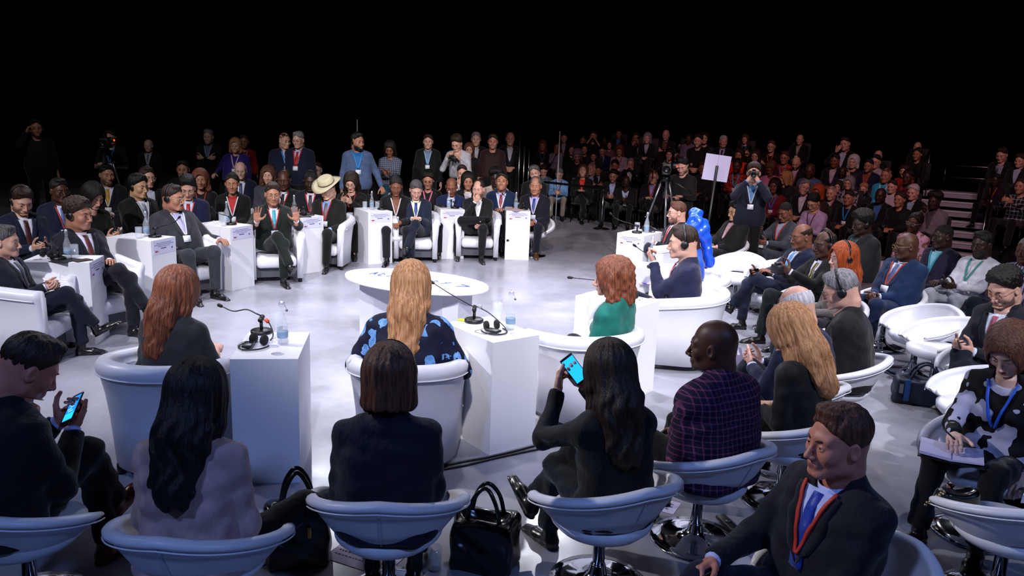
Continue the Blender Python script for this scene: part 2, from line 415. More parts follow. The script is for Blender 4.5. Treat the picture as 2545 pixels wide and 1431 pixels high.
def beard_mesh(lod, full):
    def f(p):
        q = p.copy(); q[:, 0] = np.abs(q[:, 0])
        d = head_sdf(p, False)-(.006 if full else .0020)+(hn(p, .001, 300) if full else 0)
        r = np.maximum(p[:, 2]-(-.052-.9*np.maximum(.045-q[:, 0], 0)*(p[:, 1] > .05)+1.0*np.maximum(.035-p[:, 1], 0)), -p[:, 1]+.008)
        r = np.minimum(r, np.maximum(np.abs(p[:, 2]+.056)-.006, np.maximum(q[:, 0]-.026, .07-p[:, 1])))
        r = np.maximum(r, -(p[:, 2]+.128)); d = smax(d, r, .006)
        return np.maximum(d, -ell(p, (0, .098, -.068), (.024, .03, .0095)))
    return tpl(('beard', lod, full), lambda: nets(f, (-.08, 0, -.14), (.08, .12, -.02), [.0045, .006, .012][lod]), mat('#1a120e', .8, kind='hair'))
def tache_mesh(lod):
    return tpl(('moustache', lod), lambda: tube([(-.024, .088, -.063), (-.012, .098, -.055), (0, .101, -.053), (.012, .098, -.055), (.024, .088, -.063)], [.002, .005, .0055, .005, .002], 6), mat('#1a120e', .8, kind='hair'))
def glasses_mesh():
    def b():
        ds = []
        for s in (-1, 1):
            ring = [(s*.033+.0225*math.cos(a), .104-.006*abs(math.cos(a)), -.001+.0165*math.sin(a)) for a in np.linspace(0, 2*math.pi, 21)]
            ds.append(tube(ring, .0014, 5)); ds.append(tube([(s*.055, .099, .004), (s*.073, .075, .005), (s*.080, -.005, .004), (s*.079, -.03, -.012)], .0015, 5))
        ds.append(tube([(-.011, .105, .003), (0, .108, .006), (.011, .105, .003)], .0014, 5)); return join(*ds)
    return tpl(('glasses',), b, mat('#15120f', .3))
def phones_data():
    arc = [(.088*math.cos(a), -.012, .03+.104*math.sin(a)) for a in np.linspace(math.radians(-8), math.radians(188), 26)]
    rings = []
    for p in arc:
        p = np.array(p); n = unit(p-np.array([0, -.012, .03])); rings.append([p+n*a+np.array([0, b, 0]) for a, b in ((.001, -.010), (.006, -.009), (.006, .009), (.001, .010))])
    ds = [loft(rings)]
    for s in (-1, 1):
        l = lathe([(.001, -.008), (.024, -.006), (.029, 0), (.028, .007), (.018, .012), (.001, .013)], 18)
        M = mat4((0, 1, 0), (0, 0, s*1.0), (s*1.0, 0, 0), (s*.087, -.008, -.005)); ds.append(xf(l, M))
    return join(*ds)
HANDP = {'relax': (22, 30, 20, 25), 'flat': (6, 8, 5, 8), 'grip': (62, 70, 38, 20), 'fist': (80, 92, 60, 10), 'spread': (4, 8, 5, 38), 'type': (38, 48, 25, 28), 'hold': (48, 40, 25, 35)}
def hand_data(pose, lod):
    """right hand, wrist at origin, fingers along +y, palm towards -z, thumb on -x"""
    key = ('hand', pose, lod)
    if key in _T: return _T[key]
    a1, a2, a3, th = HANDP[pose]; segs = []
    fan = 1.9 if pose == 'spread' else .7
    for i, (x, L, r) in enumerate(((-.030, .078, .0088), (-.010, .086, .0092), (.010, .080, .0088), (.029, .062, .0076))):
        p = np.array([x, .088-abs(x-.0)*.12, .002]); ang = 0; sp = math.radians((x/.03)*6*fan); jit = (i-1.5)*5
        for l, da, rr in ((L*.46, a1+jit, r), (L*.31, a2, r*.93), (L*.23, a3, r*.84)):
            ang += math.radians(da); q = p+l*np.array([math.sin(sp)*math.cos(ang), math.cos(sp)*math.cos(ang), -math.sin(ang)])
            segs.append((p, q, rr, rr*.95)); p = q
    t0 = np.array([-.026, .022, -.006]); ta = math.radians(th+22)
    t1 = t0+.042*np.array([-math.sin(ta), math.cos(ta)*.9, -.28]); t2 = t1+.032*np.array([-math.sin(ta*.7), math.cos(ta*.7), -.35 if pose in ('grip', 'fist', 'hold', 'type') else -.08]); t3 = t2+.026*np.array([-math.sin(ta*.3), math.cos(ta*.3), -.35 if pose in ('grip', 'fist', 'hold') else -.1])
    def f(p):
        d = cap(p, (-.026, .03, 0), (-.028, .082, 0), .0135, .0115)
        for x in (-.009, .010): d = smin(d, cap(p, (x, .02, 0), (x, .086, .001), .0145, .0118), .012)
        d = smin(d, cap(p, (.024, .028, 0), (.028, .076, 0), .0135, .0105), .012)
        d = smin(d, cap(p, (0, -.045, 0), (0, .02, 0), .0235, .0215, (1, 1, 1.22)), .018)
        for a, b, r, r2 in segs: d = smin(d, cap(p, a, b, r, r2), .0045)
        tt = smin(cap(p, t0, t1, .0155, .0118), cap(p, t1, t2, .0112, .0100), .004); tt = smin(tt, cap(p, t2, t3, .0098, .0085), .004)
        return smin(d, tt, .01)
    _T[key] = nets(f, (-.10, -.07, -.12), (.075, .20, .05), [.0034, .0055, .0095][lod]); return _T[key]
def shoe_data(kind, lod):
    """foot along +y, ankle above origin, sole at z=-.085"""
    key = ('shoe', kind, lod)
    if key not in _T:
        def f(p):
            d = cap(p, (0, -.03, -.055), (0, .08, -.058), .035, .038, (1, 1, 1.15)); d = smin(d, cap(p, (0, .08, -.06), (.004, .165, -.066), .038, .022, (1, 1, 1.35)), .02)
            d = smin(d, cap(p, (0, -.02, -.04), (0, -.01, .012 if kind != 'pump' else -.03), .036, .036), .02)
            sole = cap(p*np.array([1, 1, 1]), (0, -.035, -.078), (.003, .17, -.078), .036, .034, (1, 1, 3.2))
            d = np.minimum(d, sole)
            if kind == 'boot': d = smin(d, cap(p, (0, -.01, 0), (0, -.015, .10), .04, .044), .01)
            if kind == 'pump': d = np.maximum(d, -cap(p, (0, -.03, .0), (0, .07, .0), .034))
            return np.maximum(d, -(p[:, 2]+.086))
        _T[key] = nets(f, (-.06, -.09, -.10), (.06, .22, .12), [.007, .010, .015][lod])
    return _T[key]

SKIN = {'fair': '#c99a88', 'ruddy': '#bd7a66', 'pale': '#d2a898', 'tan': '#a87560', 'olive': '#b0836a', 'brown': '#7a4c39', 'dark': '#4c2d22', 'deep': '#341f19', 'asian': '#c29677'}
HAIR = {'black': ('#0b0908', '#1d1715'), 'dark': ('#1c120d', '#38261c'), 'brown': ('#38211a', '#6a4331'), 'chestnut': ('#4a2418', '#8a5038'), 'blonde': ('#8a5a38', '#c8966a'), 'grey': ('#5c5a5c', '#98959a'), 'white': ('#a5a0a8', '#d8d4dc'), 'red': ('#7a2c10', '#c25a26'), 'saltpepper': ('#28262a', '#6a6668')}
def ik(a, t, l1, l2, hint):
    a = np.array(a, float); t = np.array(t, float); v = t-a; L = np.linalg.norm(v); L2 = min(L, (l1+l2)*.995); d = v/L
    t = a+d*L2; x = (l1*l1-l2*l2+L2*L2)/(2*L2); hgt = math.sqrt(max(l1*l1-x*x, 0))
    hnt = np.array(hint, float); hnt = hnt-d*(hnt@d); hnt = unit(hnt); return a+d*x+hnt*hgt, t

ARMS = {  # right-hand target relative to the pelvis (x right, y forward, z up), hand pose, palm direction
 'lap': ((.05, .24, .12), 'relax', (0, -.2, -1)), 'thigh': ((.15, .36, .10), 'relax', (0, 0, -1)),
 'phone': ((.055, .34, .20), 'hold', (-.45, -.75, .3)), 'phonehi': ((.07, .36, .36), 'hold', (-.6, -.75, -.1)),
 'clasp': ((.035, .27, .13), 'grip', (-.5, -.4, -.6)), 'rest': ((.31, .26, .18), 'relax', (0, 0, -1)),
 'side': ((.25, .06, -.13), 'relax', (-1, 0, 0)), 'cross': ((-.06, .21, .24), 'grip', (0, -1, 0), (.6, -.1, -1), (-1, .05, .12)),
 'chin': ((.05, .20, .45), 'grip', (-.2, -1, .2)), 'camera': ((.075, .20, .52), 'grip', (-.9, -.4, 0), (.7, .2, -1)),
 'open': ((.22, .42, .36), 'spread', (0, 1, .15)), 'front': ((.05, .20, .04), 'grip', (-.3, -1, 0), (.6, -.5, -.8), (-.8, .3, -.4)),
 'write': ((.08, .36, .18), 'type', (-.2, -.2, -1)), 'phone1': ((.10, .30, .22), 'hold', (-.3, -.8, .3)),
 'ear': ((.13, .10, .56), 'grip', (-.8, .2, 0), (.5, .4, -1)), 'rail': ((.30, .34, .02), 'grip', (0, 0, -1)),
 'spread': ((.34, .18, .30), 'relax', (0, -.4, -1)), 'chestout': ((.20, .30, .34), 'relax', (-.4, -.8, -.2)),
 'cheek': ((.10, .18, .47), 'relax', (-.3, -1, 0)), 'hips': ((.24, .02, .12), 'fist', (0, -1, 0))}
LEGS = {  # knee hint / foot positions: (knee x, foot x, foot y, foot z) per side, relative to the seat edge
 'flat': None}
PEOPLE = []
def person(px, py, label, face=180, s=1.03, seat=.33, stand=False, floor=0.0, P=None, lean=-8, curl=6, side=0, hy=0, hp=4, hr=0,
           skin='fair', hair='short', hcol='dark', fem=False, heavy=0.0, top='suit', col='#14161f', shirt='#c9cbe0', tie=None,
           legs='flat', leg='#12131a', skirt=False, shoe='#0b0a0a', shoek='shoe', R='lap', L='lap', lan=None, badge=True, beard=0, tache=False, brow=True,
           glasses=None, phones=False, lod=None, sleeve=1.0, name='person', group=None, pat=None, col2=None, psc=1.0, vneck=None, hat=None, cat='person', hair_mat=None, rz=None, dep=None):
    g = .92 if fem else 1.0
    if isinstance(R, str): R = ARMS[R]
    if isinstance(L, str): L = ARMS[L]
    z0 = (.95 if stand else seat/s+.095)
    Pv = np.array([0, 0, z0])
    def dr(a, sd=0):
        v = np.array([math.sin(math.radians(sd)), math.sin(math.radians(a)), math.cos(math.radians(a))]); return unit(v)
    TL = .46*(.96 if fem else 1)
    mid = Pv+dr(lean, side)*TL*.45; nb = mid+dr(lean+curl, side*.6)*TL*.55
    up1, up2 = dr(lean, side), dr(lean+curl, side*.6)
    f2 = unit(np.cross(up2, np.cross(np.array([0, 1, 0.0]), up2)))*1.0; rt2 = unit(np.cross(f2, up2))
    rt1 = unit(np.cross(np.array([0, 1, 0.0]), up1)); f1 = np.cross(up1, rt1)
    def spine(v):
        v = np.asarray(v)[..., None]
        return np.where(v < .45, Pv+up1*v*TL, mid+up2*(v-.45)*TL)
    # head frame
    Rh = rotm('Z', -hy)@rotm('X', -hp)@rotm('Y', hr)
    base = np.array([0, -.005+.0008*(lean+curl), 0]); nk = nb+up2*.03
    ho = nk+np.array([0, .03+math.sin(math.radians(max(hp, 0)))*.045, .126])+np.array([math.sin(math.radians(hy))*.0, 0, 0])+dr(lean+curl, side*.6)*.01
    hs = 1.10 if not fem else 1.06
    # placement
    if dep is not None:      # known distance: the figure is scaled so that the head falls on its line of sight
        A_, B_ = at(px, py, 0), np.array([0, 0, CAMH]); zt = CAMH+(A_[2]-CAMH)*(dep/A_[1]); s = min(1.12, max(.78, (zt-floor)/ho[2]))
    if P is None:
        W = at(px, py, floor+ho[2]*s)
    else: W = np.array([P[0], P[1], 0])
    r = -math.radians(face) if rz is None else rz
    cr, sr = math.cos(r), math.sin(r)
    if P is None:
        hx, hyy = ho[0]*s, ho[1]*s; loc = (W[0]-(cr*hx-sr*hyy), W[1]-(sr*hx+cr*hyy), floor)
    else: loc = (P[0], P[1], floor)
    hw = np.array([loc[0]+cr*ho[0]*s-sr*ho[1]*s, loc[1]+sr*ho[0]*s+cr*ho[1]*s, floor+ho[2]*s])
    dist = proj(hw)[2]
    if lod is None: lod = 0 if dist < 5.2 else (1 if dist < 13.0 else 2)
    hg = .0085 if dist < 3.5 else .0105 if dist < 5.2 else .0135 if dist < 8 else .017 if dist < 13 else .026
    root = thing(name, label, cat, loc, r, group)
    S = np.diag([s, s, s])
    def O(nm, d, m, **k):
        d = (np.asarray(d[0])*s,)+tuple(d[1:]); return obj(nm, d, m, root, **k)
    MH = np.eye(4); MH[:3, :3] = Rh*hs; MH[:3, 3] = ho
    MHs = Matrix(MH.tolist()); MHs = Matrix.Scale(s, 4)@MHs
    skm = mat(SKIN[skin], .48, spec=.4, kind='skin')
    # limbs
    wid = .163*g+heavy*.02
    sh = {1: spine(.865)+rt2*wid-f2*.01, -1: spine(.865)-rt2*wid-f2*.01}
    arms = {}
    for sd, A in ((1, R), (-1, L)):
        t, hpz, pn = A[:3]
        if legs in ('cross', 'crossL', 'fig4', 'fig4L') and t[2] < .17 and abs(t[0]) < .2 and t[1] > .15: t = (t[0], t[1]-.03, t[2]+.10)
        t = Pv+np.array([t[0]*sd, t[1], t[2]])
        hint = A[3] if len(A) > 3 else (.55, -.5, -.8)
        el, wr = ik(sh[sd], t, .285*g, .255*g, (hint[0]*sd, hint[1], hint[2]))
        fd = unit(wr-el); hd = np.array(A[4], float) if len(A) > 4 else None
        if hd is not None: hd = unit((hd[0]*sd, hd[1], hd[2]))
        else:
            hd = unit(fd+np.array([0, .25, 0])) if hpz not in ('spread',) else unit(np.array([0, 0, 1.0])+fd*.25)
        n = np.array([pn[0]*sd, pn[1], pn[2]], float); n = unit(n-hd*(n@hd))
        arms[sd] = (sh[sd], el, wr, hd, n, hpz if hpz in HANDP else 'grip')
    hipx = .088
    kn, an, fo = {}, {}, {}
    hz = z0-.02
    if stand:
        for sd in (1, -1):
            kn[sd] = np.array([.10*sd, .03, .50]); an[sd] = np.array([.11*sd, -.02+(.06 if sd > 0 else 0), .088]); fo[sd] = (np.array([sd*.25, 1, 0]), np.array([0, 0, 1.0]))
    else:
        KZ = max(.50, seat/s+.07); fl = (seat/s+.095)
        for sd in (1, -1):
            an[sd] = np.array([.13*sd, .44+(.05 if sd > 0 else 0), .088]); hint = (.12*sd, .6, 1)
            if legs == 'wide': an[sd] = np.array([.21*sd, .44, .088]); hint = (.35*sd, .5, 1)
            if legs == 'out': an[sd] = np.array([.12*sd, .66+(.08 if sd > 0 else 0), .088])
            if legs == 'tuck': an[sd] = np.array([.10*sd, .30, .088])
            if legs == 'kick' and sd > 0: an[sd] = np.array([.50, .62, .34]); hint = (.3, .3, 1)
            if legs == 'slant': an[sd] = np.array([.10*sd+.1, .46, .088])
            fo[sd] = (np.array([sd*.2, 1, 0]), np.array([0, 0, 1.0]))
            kn[sd], an[sd] = ik(Pv+np.array([hipx*sd, .02, -.02]), an[sd], .42*g, .41*g, hint)
        if legs in ('cross', 'crossL', 'fig4', 'fig4L'):
            a = 1 if legs in ('cross', 'fig4') else -1
            an[-a] = np.array([-.06*a, .47, .088]); kn[-a], an[-a] = ik(Pv+np.array([-hipx*a, .02, -.02]), an[-a], .42*g, .41*g, (0, .6, 1))
            if legs.startswith('fig4'):
                k = kn[-a]; an[a] = k+np.array([-.10*a, -.07, .125]); kn[a], an[a] = ik(Pv+np.array([hipx*a, .02, -.02]), an[a], .42*g, .41*g, (1.0*a, .5, .25))
                fo[a] = (np.array([-.45*a, .75, .25]), np.array([-.8*a, -.4, .2]))
            else:
                kk = kn[-a]+np.array([.045*a, .03, .115]); kn[a] = Pv+np.array([hipx*a, .02, -.02])+unit(kk-(Pv+np.array([hipx*a, .02, -.02])))*.42*g
                dd = unit((-.30*a, .46, -.83)); an[a] = kn[a]+dd*.39*g
                fo[a] = (np.array([-.25*a, .9, -.25]), -dd)
    # torso
    hv = heavy
    ribs = [(-.05, .088, .112+hv*.02, .0), (.12, .085, .108+hv*.05, .01+hv*.03), (.30, .072, .106+hv*.07, .012+hv*.05), (.50, .085, .108+hv*.045, .012+hv*.02), (.70, .095, .102+hv*.02, .004), (.84, .105, .078+hv*.01, -.008)]
    if fem: ribs = [(-.05, .085, .112+hv*.02, 0), (.12, .075, .10+hv*.05, .0+hv*.02), (.30, .058, .088+hv*.07, .0+hv*.03), (.50, .068, .094+hv*.05, .002), (.70, .08, .088+hv*.03, .002), (.84, .092, .068, -.008)]
    RB = [(spine(v), hw, rr, fy, (rt1 if v < .45 else rt2), (f1 if v < .45 else f2)) for v, hw, rr, fy in ribs]
    def torso(p, t):
        d = None
        for c, hw, rr, fy, rt, ff in RB:
            q = cap(p, c-rt*hw+ff*fy, c+rt*hw+ff*fy, rr+t); d = q if d is None else smin(d, q, .06)
        if fem:
            for sd in (-1, 1):
                c = spine(.62)+rt2*.065*sd+f2*.062; d = smin(d, cap(p, c, c+f2*.01, .048+t), .04)
        d = smin(d, cap(p, nb-up2*.04-f2*.022, nb+up2*.022-f2*.030, .050+t), .03)
        for sd in (-1, 1):
            d = smin(d, cap(p, nb-up2*.0-f2*.018, sh[sd]+up2*.004, .050+t, .050+t), .04)
        return d
    seedf = (abs(hash(label)) if False else sum(ord(ch) for ch in label)) % 97
    wa = .0050 if dist < 5 else .0042 if dist < 9 else .0
    def wr_(p):
        if wa == 0: return 0
        q = p+seedf
        return wa*(np.sin(q[:, 0]*21+3*np.sin(q[:, 2]*13))*np.sin(q[:, 2]*38+2.5*np.sin(q[:, 0]*11)+1.5*np.sin(q[:, 1]*17))+.5*np.sin(q[:, 1]*47+4*np.sin(q[:, 2]*15)+q[:, 0]*23))
    def jacket(p):
        d = torso(p, .016 if top in ('suit', 'coat') else .008)
        sl = .012 if top in ('suit', 'coat') else .006
        for sd in (-1, 1):
            a, e, w_, hd, n, _ = arms[sd]
            e2 = e if sleeve > .5 else a+(e-a)*min(1, sleeve*2); w2 = e+(w_-e)*(.93 if sleeve >= 1 else (sleeve-.5)*2) if sleeve > .5 else None
            q = cap(p, a, e2, .054*g+sl+hv*.012, .044*g+sl+hv*.005)
            if w2 is not None:
                q = smin(q, cap(p, e, w2, .043*g+sl, .030*g+sl), .02)
                fdv = unit(w2-e); q = smax(q, (p-w2)@fdv-.012, .004)
            else:
                fdv = unit(e2-a); q = smax(q, (p-e2)@fdv, .004)
            d = smin(d, q, .022)
        low = Pv-np.array([0, 0, .03 if not stand else (.12 if top in ('suit', 'coat') else .03)])
        d = smax(d, (low[2]-p[:, 2]), .02)
        nkc = cap(p, nb+up2*.012+f2*.03, nb+up2*.2+f2*.04, .056*g)
        d = smax(d, -nkc, .006)
        return d+wr_(p)
    allp = np.array([a for sd in arms for a in arms[sd][:3]]+[spine(v) for v in (-.1, .5, 1)])
    jb = (allp.min(0)-.17-hv*.05, allp.max(0)+.17+hv*.05); jb[0][2] = min(jb[0][2], z0-.14)
    topm = mat(col, .8 if top == 'suit' else .72, spec=.2, kind=pat or 'cloth', col2=col2, scale=psc)
    O({'suit': 'jacket', 'coat': 'jacket', 'shirt': 'shirt', 'dress': 'dress'}.get(top, 'top'), nets(jacket, jb[0], jb[1], hg), topm)
    # legs
    fl = 0.012
    def trous(p):
        d = None
        for sd in (-1, 1):
            h0 = Pv+np.array([hipx*sd, .01, -.03])
            q = cap(p, h0, kn[sd], (.088+hv*.02)*g, .060*g+.004)
            if not (skirt and skirt != 'long'):
                lo_ = an[sd]+(kn[sd]-an[sd])*.03; q = smin(q, cap(p, kn[sd], lo_, .060*g+.003, .052), .03)
                ax = unit(lo_-kn[sd]); q = smax(q, (p-lo_)@ax, .006)
            else: ax = unit(kn[sd]-h0)
            d = q if d is None else (smin(d, q, .012) if not skirt else smin(d, q, .07))
        d = smin(d, cap(p, Pv-np.array([.075, 0, .02]), Pv+np.array([.075, 0, -.02]), .115+hv*.02), .05)
        d = smax(d, p[:, 2]-(z0+(.10 if not stand else .06))-2.0*np.maximum(p[:, 1]-.13, 0), .02)
        if not stand: d = smax(d, (z0-.045-p[:, 2])-2.0*np.maximum(p[:, 1]-.12, 0), .02)
        return d+wr_(p)*1.1
    lp = np.array([kn[1], kn[-1], an[1], an[-1], Pv]); lb = (lp.min(0)-.15, lp.max(0)+.15); lb[0][2] = max(lb[0][2], 0.03)
    if skirt == 'none': pass
    O('skirt' if skirt else 'trousers', nets(trous, lb[0], lb[1], hg*1.1), mat(leg, .85, spec=.15, kind='cloth') if not isinstance(leg, tuple) else mat(*leg))
    # shoes
    ns = []
    for sd in (1, -1):
        f_, u_ = fo[sd]; u_ = unit(u_); f_ = unit(np.array(f_)-u_*(np.array(f_)@u_)); x_ = np.cross(f_, u_)
        o = obj('shoe', (np.asarray(xf(shoe_data(shoek, lod), mat4(x_, f_, u_, an[sd]))[0])*s, shoe_data(shoek, lod)[1]), mat(shoe, .28, spec=.6), root)
    # body: head, neck, hands and the trunk under the clothes, one mesh
    parts = []
    hd_ = head_tpl(lod, fem); hv_ = hd_[0]; wn = np.clip((-hv_[:, 2]-.085)/.075, 0, 1)[:, None]
    parts.append(((hv_@MH[:3, :3].T)*(1-wn)+hv_*hs*np.array([1, 1, .92])*wn+ho,)+tuple(hd_[1:]))   # the neck stays upright while the head turns
    for sd in (1, -1):
        a, e, w_, hdv, n, hpz = arms[sd]; Z = -n; X = np.cross(hdv, Z)
        D = hand_data(hpz, lod); M = mat4(X*g*1.02, hdv*g*1.02, Z*g*1.02, w_)
        if sd < 0: D = (D[0]*np.array([-1, 1, 1]), [tuple(reversed(f)) for f in D[1]])
        parts.append(tm(0, xf(D, M)))
    bare = sleeve < 1 or skirt
    def core(p):
        d = torso(p, -.014)
        for sd in (-1, 1):
            a, e, w_ = arms[sd][:3]
            q = smin(cap(p, a, e, .046*g, .036*g), cap(p, e, w_, .036*g, .0235*g), .02); d = smin(d, q, .015)
            h0 = Pv+np.array([hipx*sd, .01, -.03])
            q = smin(cap(p, h0, kn[sd], .068 if not skirt else .074, .042 if not skirt else .052), cap(p, kn[sd], an[sd], .042 if not skirt else .052, .030), .02); d = smin(d, q, .02)
        d = smin(d, cap(p, nb-up2*.03, ho-np.array([0, .03, .08]), .05*g), .02)
        if not stand: d = smax(d, (z0-.03-p[:, 2])-2.0*np.maximum(p[:, 1]-.12, 0), .02)
        return d
    ap = np.vstack([allp, lp]); 
    parts.append(tm(0, nets(core, ap.min(0)-.12, ap.max(0)+.12, max(.024, hg*1.6) if not bare else max(hg, .012))))
    hc = HAIR[hcol]; hm = hair_mat or mat(hc[0], .55 if hair not in ('buzz',) else .8, kind='hair', col2=hc[1], spec=.35)
    lipc = {'fair': '#a55a55', 'ruddy': '#96504c', 'pale': '#b06060', 'tan': '#8a4c44', 'olive': '#8f5048', 'brown': '#6a3530', 'dark': '#4a2524', 'deep': '#3a1c1c', 'asian': '#9a5650'}[skin]
    body = O('body', join(*parts), None, slots=[skm, mat('#b5aeb0', .25), mat('#1a0f0a', .15), mat('#a03c44' if fem and skin in ('fair', 'pale') and lod == 0 else lipc, .5)])
    if brow:
        for sd in (1, -1): reuse('eyebrow', tpl(('brow', sd), lambda: brow_data(sd), hm), hm, root, MHs)
    if hair: reuse('hair', hair_mesh(hair, lod), hm, root, MHs)
    if beard:
        def mixh(a, b, t): return '#'+''.join('%02x' % int(int(a[i:i+2], 16)*(1-t)+int(b[i:i+2], 16)*t) for i in (1, 3, 5))
        reuse('beard', beard_mesh(lod, beard > 1), hm if beard > 1 else mat(mixh(SKIN[skin], hc[0], .55), .8, kind='skin'), root, MHs)
    if tache: reuse('moustache', tache_mesh(lod), hm, root, MHs)
    if glasses: reuse('glasses', glasses_mesh(), mat(glasses, .3), root, MHs)
    if phones: reuse('headphones', tpl(('headphones',), phones_data, mat('#0b0b0d', .4)), mat('#0b0b0d', .4), root, MHs@Matrix.Diagonal((1.09, 1, 1.07, 1)) if hair in ('bob', 'long', 'wavy', 'afro') else MHs)
    # clothes laid on the chest
    def drape(cols, rows, off, w_out=.0):
        """cols(v)->list of lateral offsets; rows = spine fractions; returns a thick strip mesh"""
        us = np.array([cols(v) for v in rows]); m, n_ = us.shape
        vv = np.repeat(np.array(rows)[:, None], n_, 1)
        fr = np.where((vv < .45)[..., None], f1, f2); rr_ = np.where((vv < .45)[..., None], rt1, rt2)
        o0 = spine(vv)+rr_*us[..., None]+fr*.40
        p = o0.reshape(-1, 3).copy(); dirs = -fr.reshape(-1, 3); tot = np.zeros(len(p)); base_t = .016 if top in ('suit', 'coat') else .008
        for _ in range(26):
            q = torso(p, base_t)+(wr_(p) if wa else 0)-off; st = np.clip(q*.85, -.02, .1); p += dirs*st[:, None]; tot += st
            if np.abs(q).max() < 5e-4: break
        bad = tot > .5; 
        fronts = p.reshape(m, n_, 3); back = fronts-fr*.006
        n1 = m*n_; Vv = np.vstack([fronts.reshape(-1, 3), back.reshape(-1, 3)]); Fs = []
        for i in range(m-1):
            for j in range(n_-1):
                a = i*n_+j; Fs.append((a, a+1, a+n_+1, a+n_)); Fs.append((n1+a, n1+a+n_, n1+a+n_+1, n1+a+1))
        for i in range(m-1):
            for a, b in ((i*n_, (i+1)*n_), ((i+1)*n_-1+n_, (i+1)*n_-1)): Fs.append((a, b, b+n1, a+n1))
        for j in range(n_-1):
            Fs.append((j+1, j, j+n1, j+1+n1)); k = (m-1)*n_+j; Fs.append((k, k+1, k+1+n1, k+n1))
        return Vv, Fs
    away = abs(((face-0+180) % 360)-180) < 50 and P is None   # back turned to the camera: front details unseen
    ev = .93
    dense = 14 if lod == 0 else 9 if lod == 1 else 6
    if not (away and lod < 2 and dist < 6):
        if top in ('suit', 'coat'):
            v0 = vneck if vneck is not None else (.34 if not fem else .45)
            W = lambda v: .066*g*((v-v0)/(1.0-v0))**.8+.004
            rows = list(np.linspace(v0, .97, dense))
            O('shirt' if not fem else 'blouse', drape(lambda v: list(np.linspace(-W(v), W(v), 7)), rows, .002), mat(shirt, .7, kind='cloth'))
            if lod < 2:
                for sd in (-1, 1):
                    lw = lambda v: .034*g*min(1, (v-v0+.02)*3.5)*(1.15 if v < .8 else .8)
                    O('lapel', drape(lambda v: sorted([sd*(W(v)-.006), sd*(W(v)+lw(v)*.5), sd*(W(v)+lw(v))]), rows, .0075), topm)
        elif top in ('shirt',) and lod < 2 and not fem:
            O('placket', drape(lambda v: [-.014, .014], list(np.linspace(.05, .93, dense)), .0015), topm)
        if tie:
            tw = lambda v: .017+.020*(1-v)**.9 if v > .17 else .03*(v-.06)/.11+.003
            tcol, tk, t2 = (tie, 'cloth', None) if isinstance(tie, str) else tie
            O('tie', drape(lambda v: [-tw(v), 0, tw(v)], list(np.linspace(.30 if top == 'suit' else .07, .95, dense)), .0065), mat(tcol, .5, kind=tk, col2=t2, scale=.8))
        if lan:
            lw = .007 if lod < 2 else .010
            vb = .42
            for sd in (-1, 1):
                O('lanyard', drape(lambda v: [sd*(.068*((v-vb)/(1-vb))+x) for x in (-lw, lw)], list(np.linspace(vb, 1.0, dense)), .0135), mat(lan, .6))
            if badge: O('badge', drape(lambda v: [-.04, 0, .04], [.40, .33, .25], .014), mat('#d9dcea', .5))
    if top in ('suit', 'shirt', 'coat'):
        rings = []; n_ = 22
        for k in range(n_+1):
            a = math.radians(-90+14+k*(332/n_)); ca, sa = math.cos(a), math.sin(a)
            c = nb+up2*.0+f2*.010; h_ = .018+.008*(1-abs(math.sin(a/2-math.radians(45))))
            d_ = rt2*math.cos(a-math.pi)*0; dirv = rt2*ca+f2*(-sa)*-1
            dirv = rt2*ca+f2*(sa*-1)*-1
            tilt = -.018*(sa) ; tilt = -.026*(dirv@f2)
            p0 = c+dirv*.067*g+up2*(-.012+tilt*1.8); p1 = c+dirv*.060*g+up2*(h_+tilt)
            t_ = dirv*.004; rings.append([p0, p1, p1+t_, p0+t_])
        # angles start at the front opening
        O('collar', loft(rings), mat(shirt if top != 'shirt' else col, .7, kind='cloth' if not (pat and top == 'shirt') else pat, col2=col2 if top == 'shirt' else None, scale=psc))
        if top == 'suit' and lod < 2:
            for sd in (-1, 1):
                a, e, w_ = arms[sd][:3]; ax = unit(w_-e); q = e+(w_-e)*.93+ax*.004
                O('cuff', tube([q, q+ax*.020], .0335*g, 12), mat(shirt, .7, kind='cloth'))
    info = dict(root=root, loc=np.array(loc), r=r, s=s, ho=ho, arms=arms, head=hw, floor=floor, MH=MHs, f2=f2)
    def w2(p):
        p = np.array(p)*s; return np.array([loc[0]+cr*p[0]-sr*p[1], loc[1]+sr*p[0]+cr*p[1], floor+p[2]])
    def wv(v): return np.array([cr*v[0]-sr*v[1], sr*v[0]+cr*v[1], v[2]])
    info['w'] = w2; info['wv'] = wv
    if hat: hat(info, root, MHs)
    PEOPLE.append(info); return info
def held(info, build, name, label, cat, side=1, mid=False, off=(0, .095, -.03), group=None):
    """an object held in a hand: build(root) adds its parts around the origin (x wide, y long, z thick)"""
    a, e, w_, hd, n, _ = info['arms'][side]
    Z = -n; Y = hd; X = np.cross(Y, Z); X2 = np.cross(Y, n)
    p = w_+X*off[0]+Y*off[1]+Z*off[2]
    if mid: p = (info['arms'][1][2]+info['arms'][-1][2])/2+Y*off[1]+Z*off[2]; p[0] = 0 if mid == 2 else p[0]
    root = thing(name, label, cat, (0, 0, 0), 0, group)
    wv = info['wv']; M = mat4(wv(X2), wv(Y), wv(n), info['w'](p)); root.matrix_world = Matrix(M.tolist())
    build(root); return root

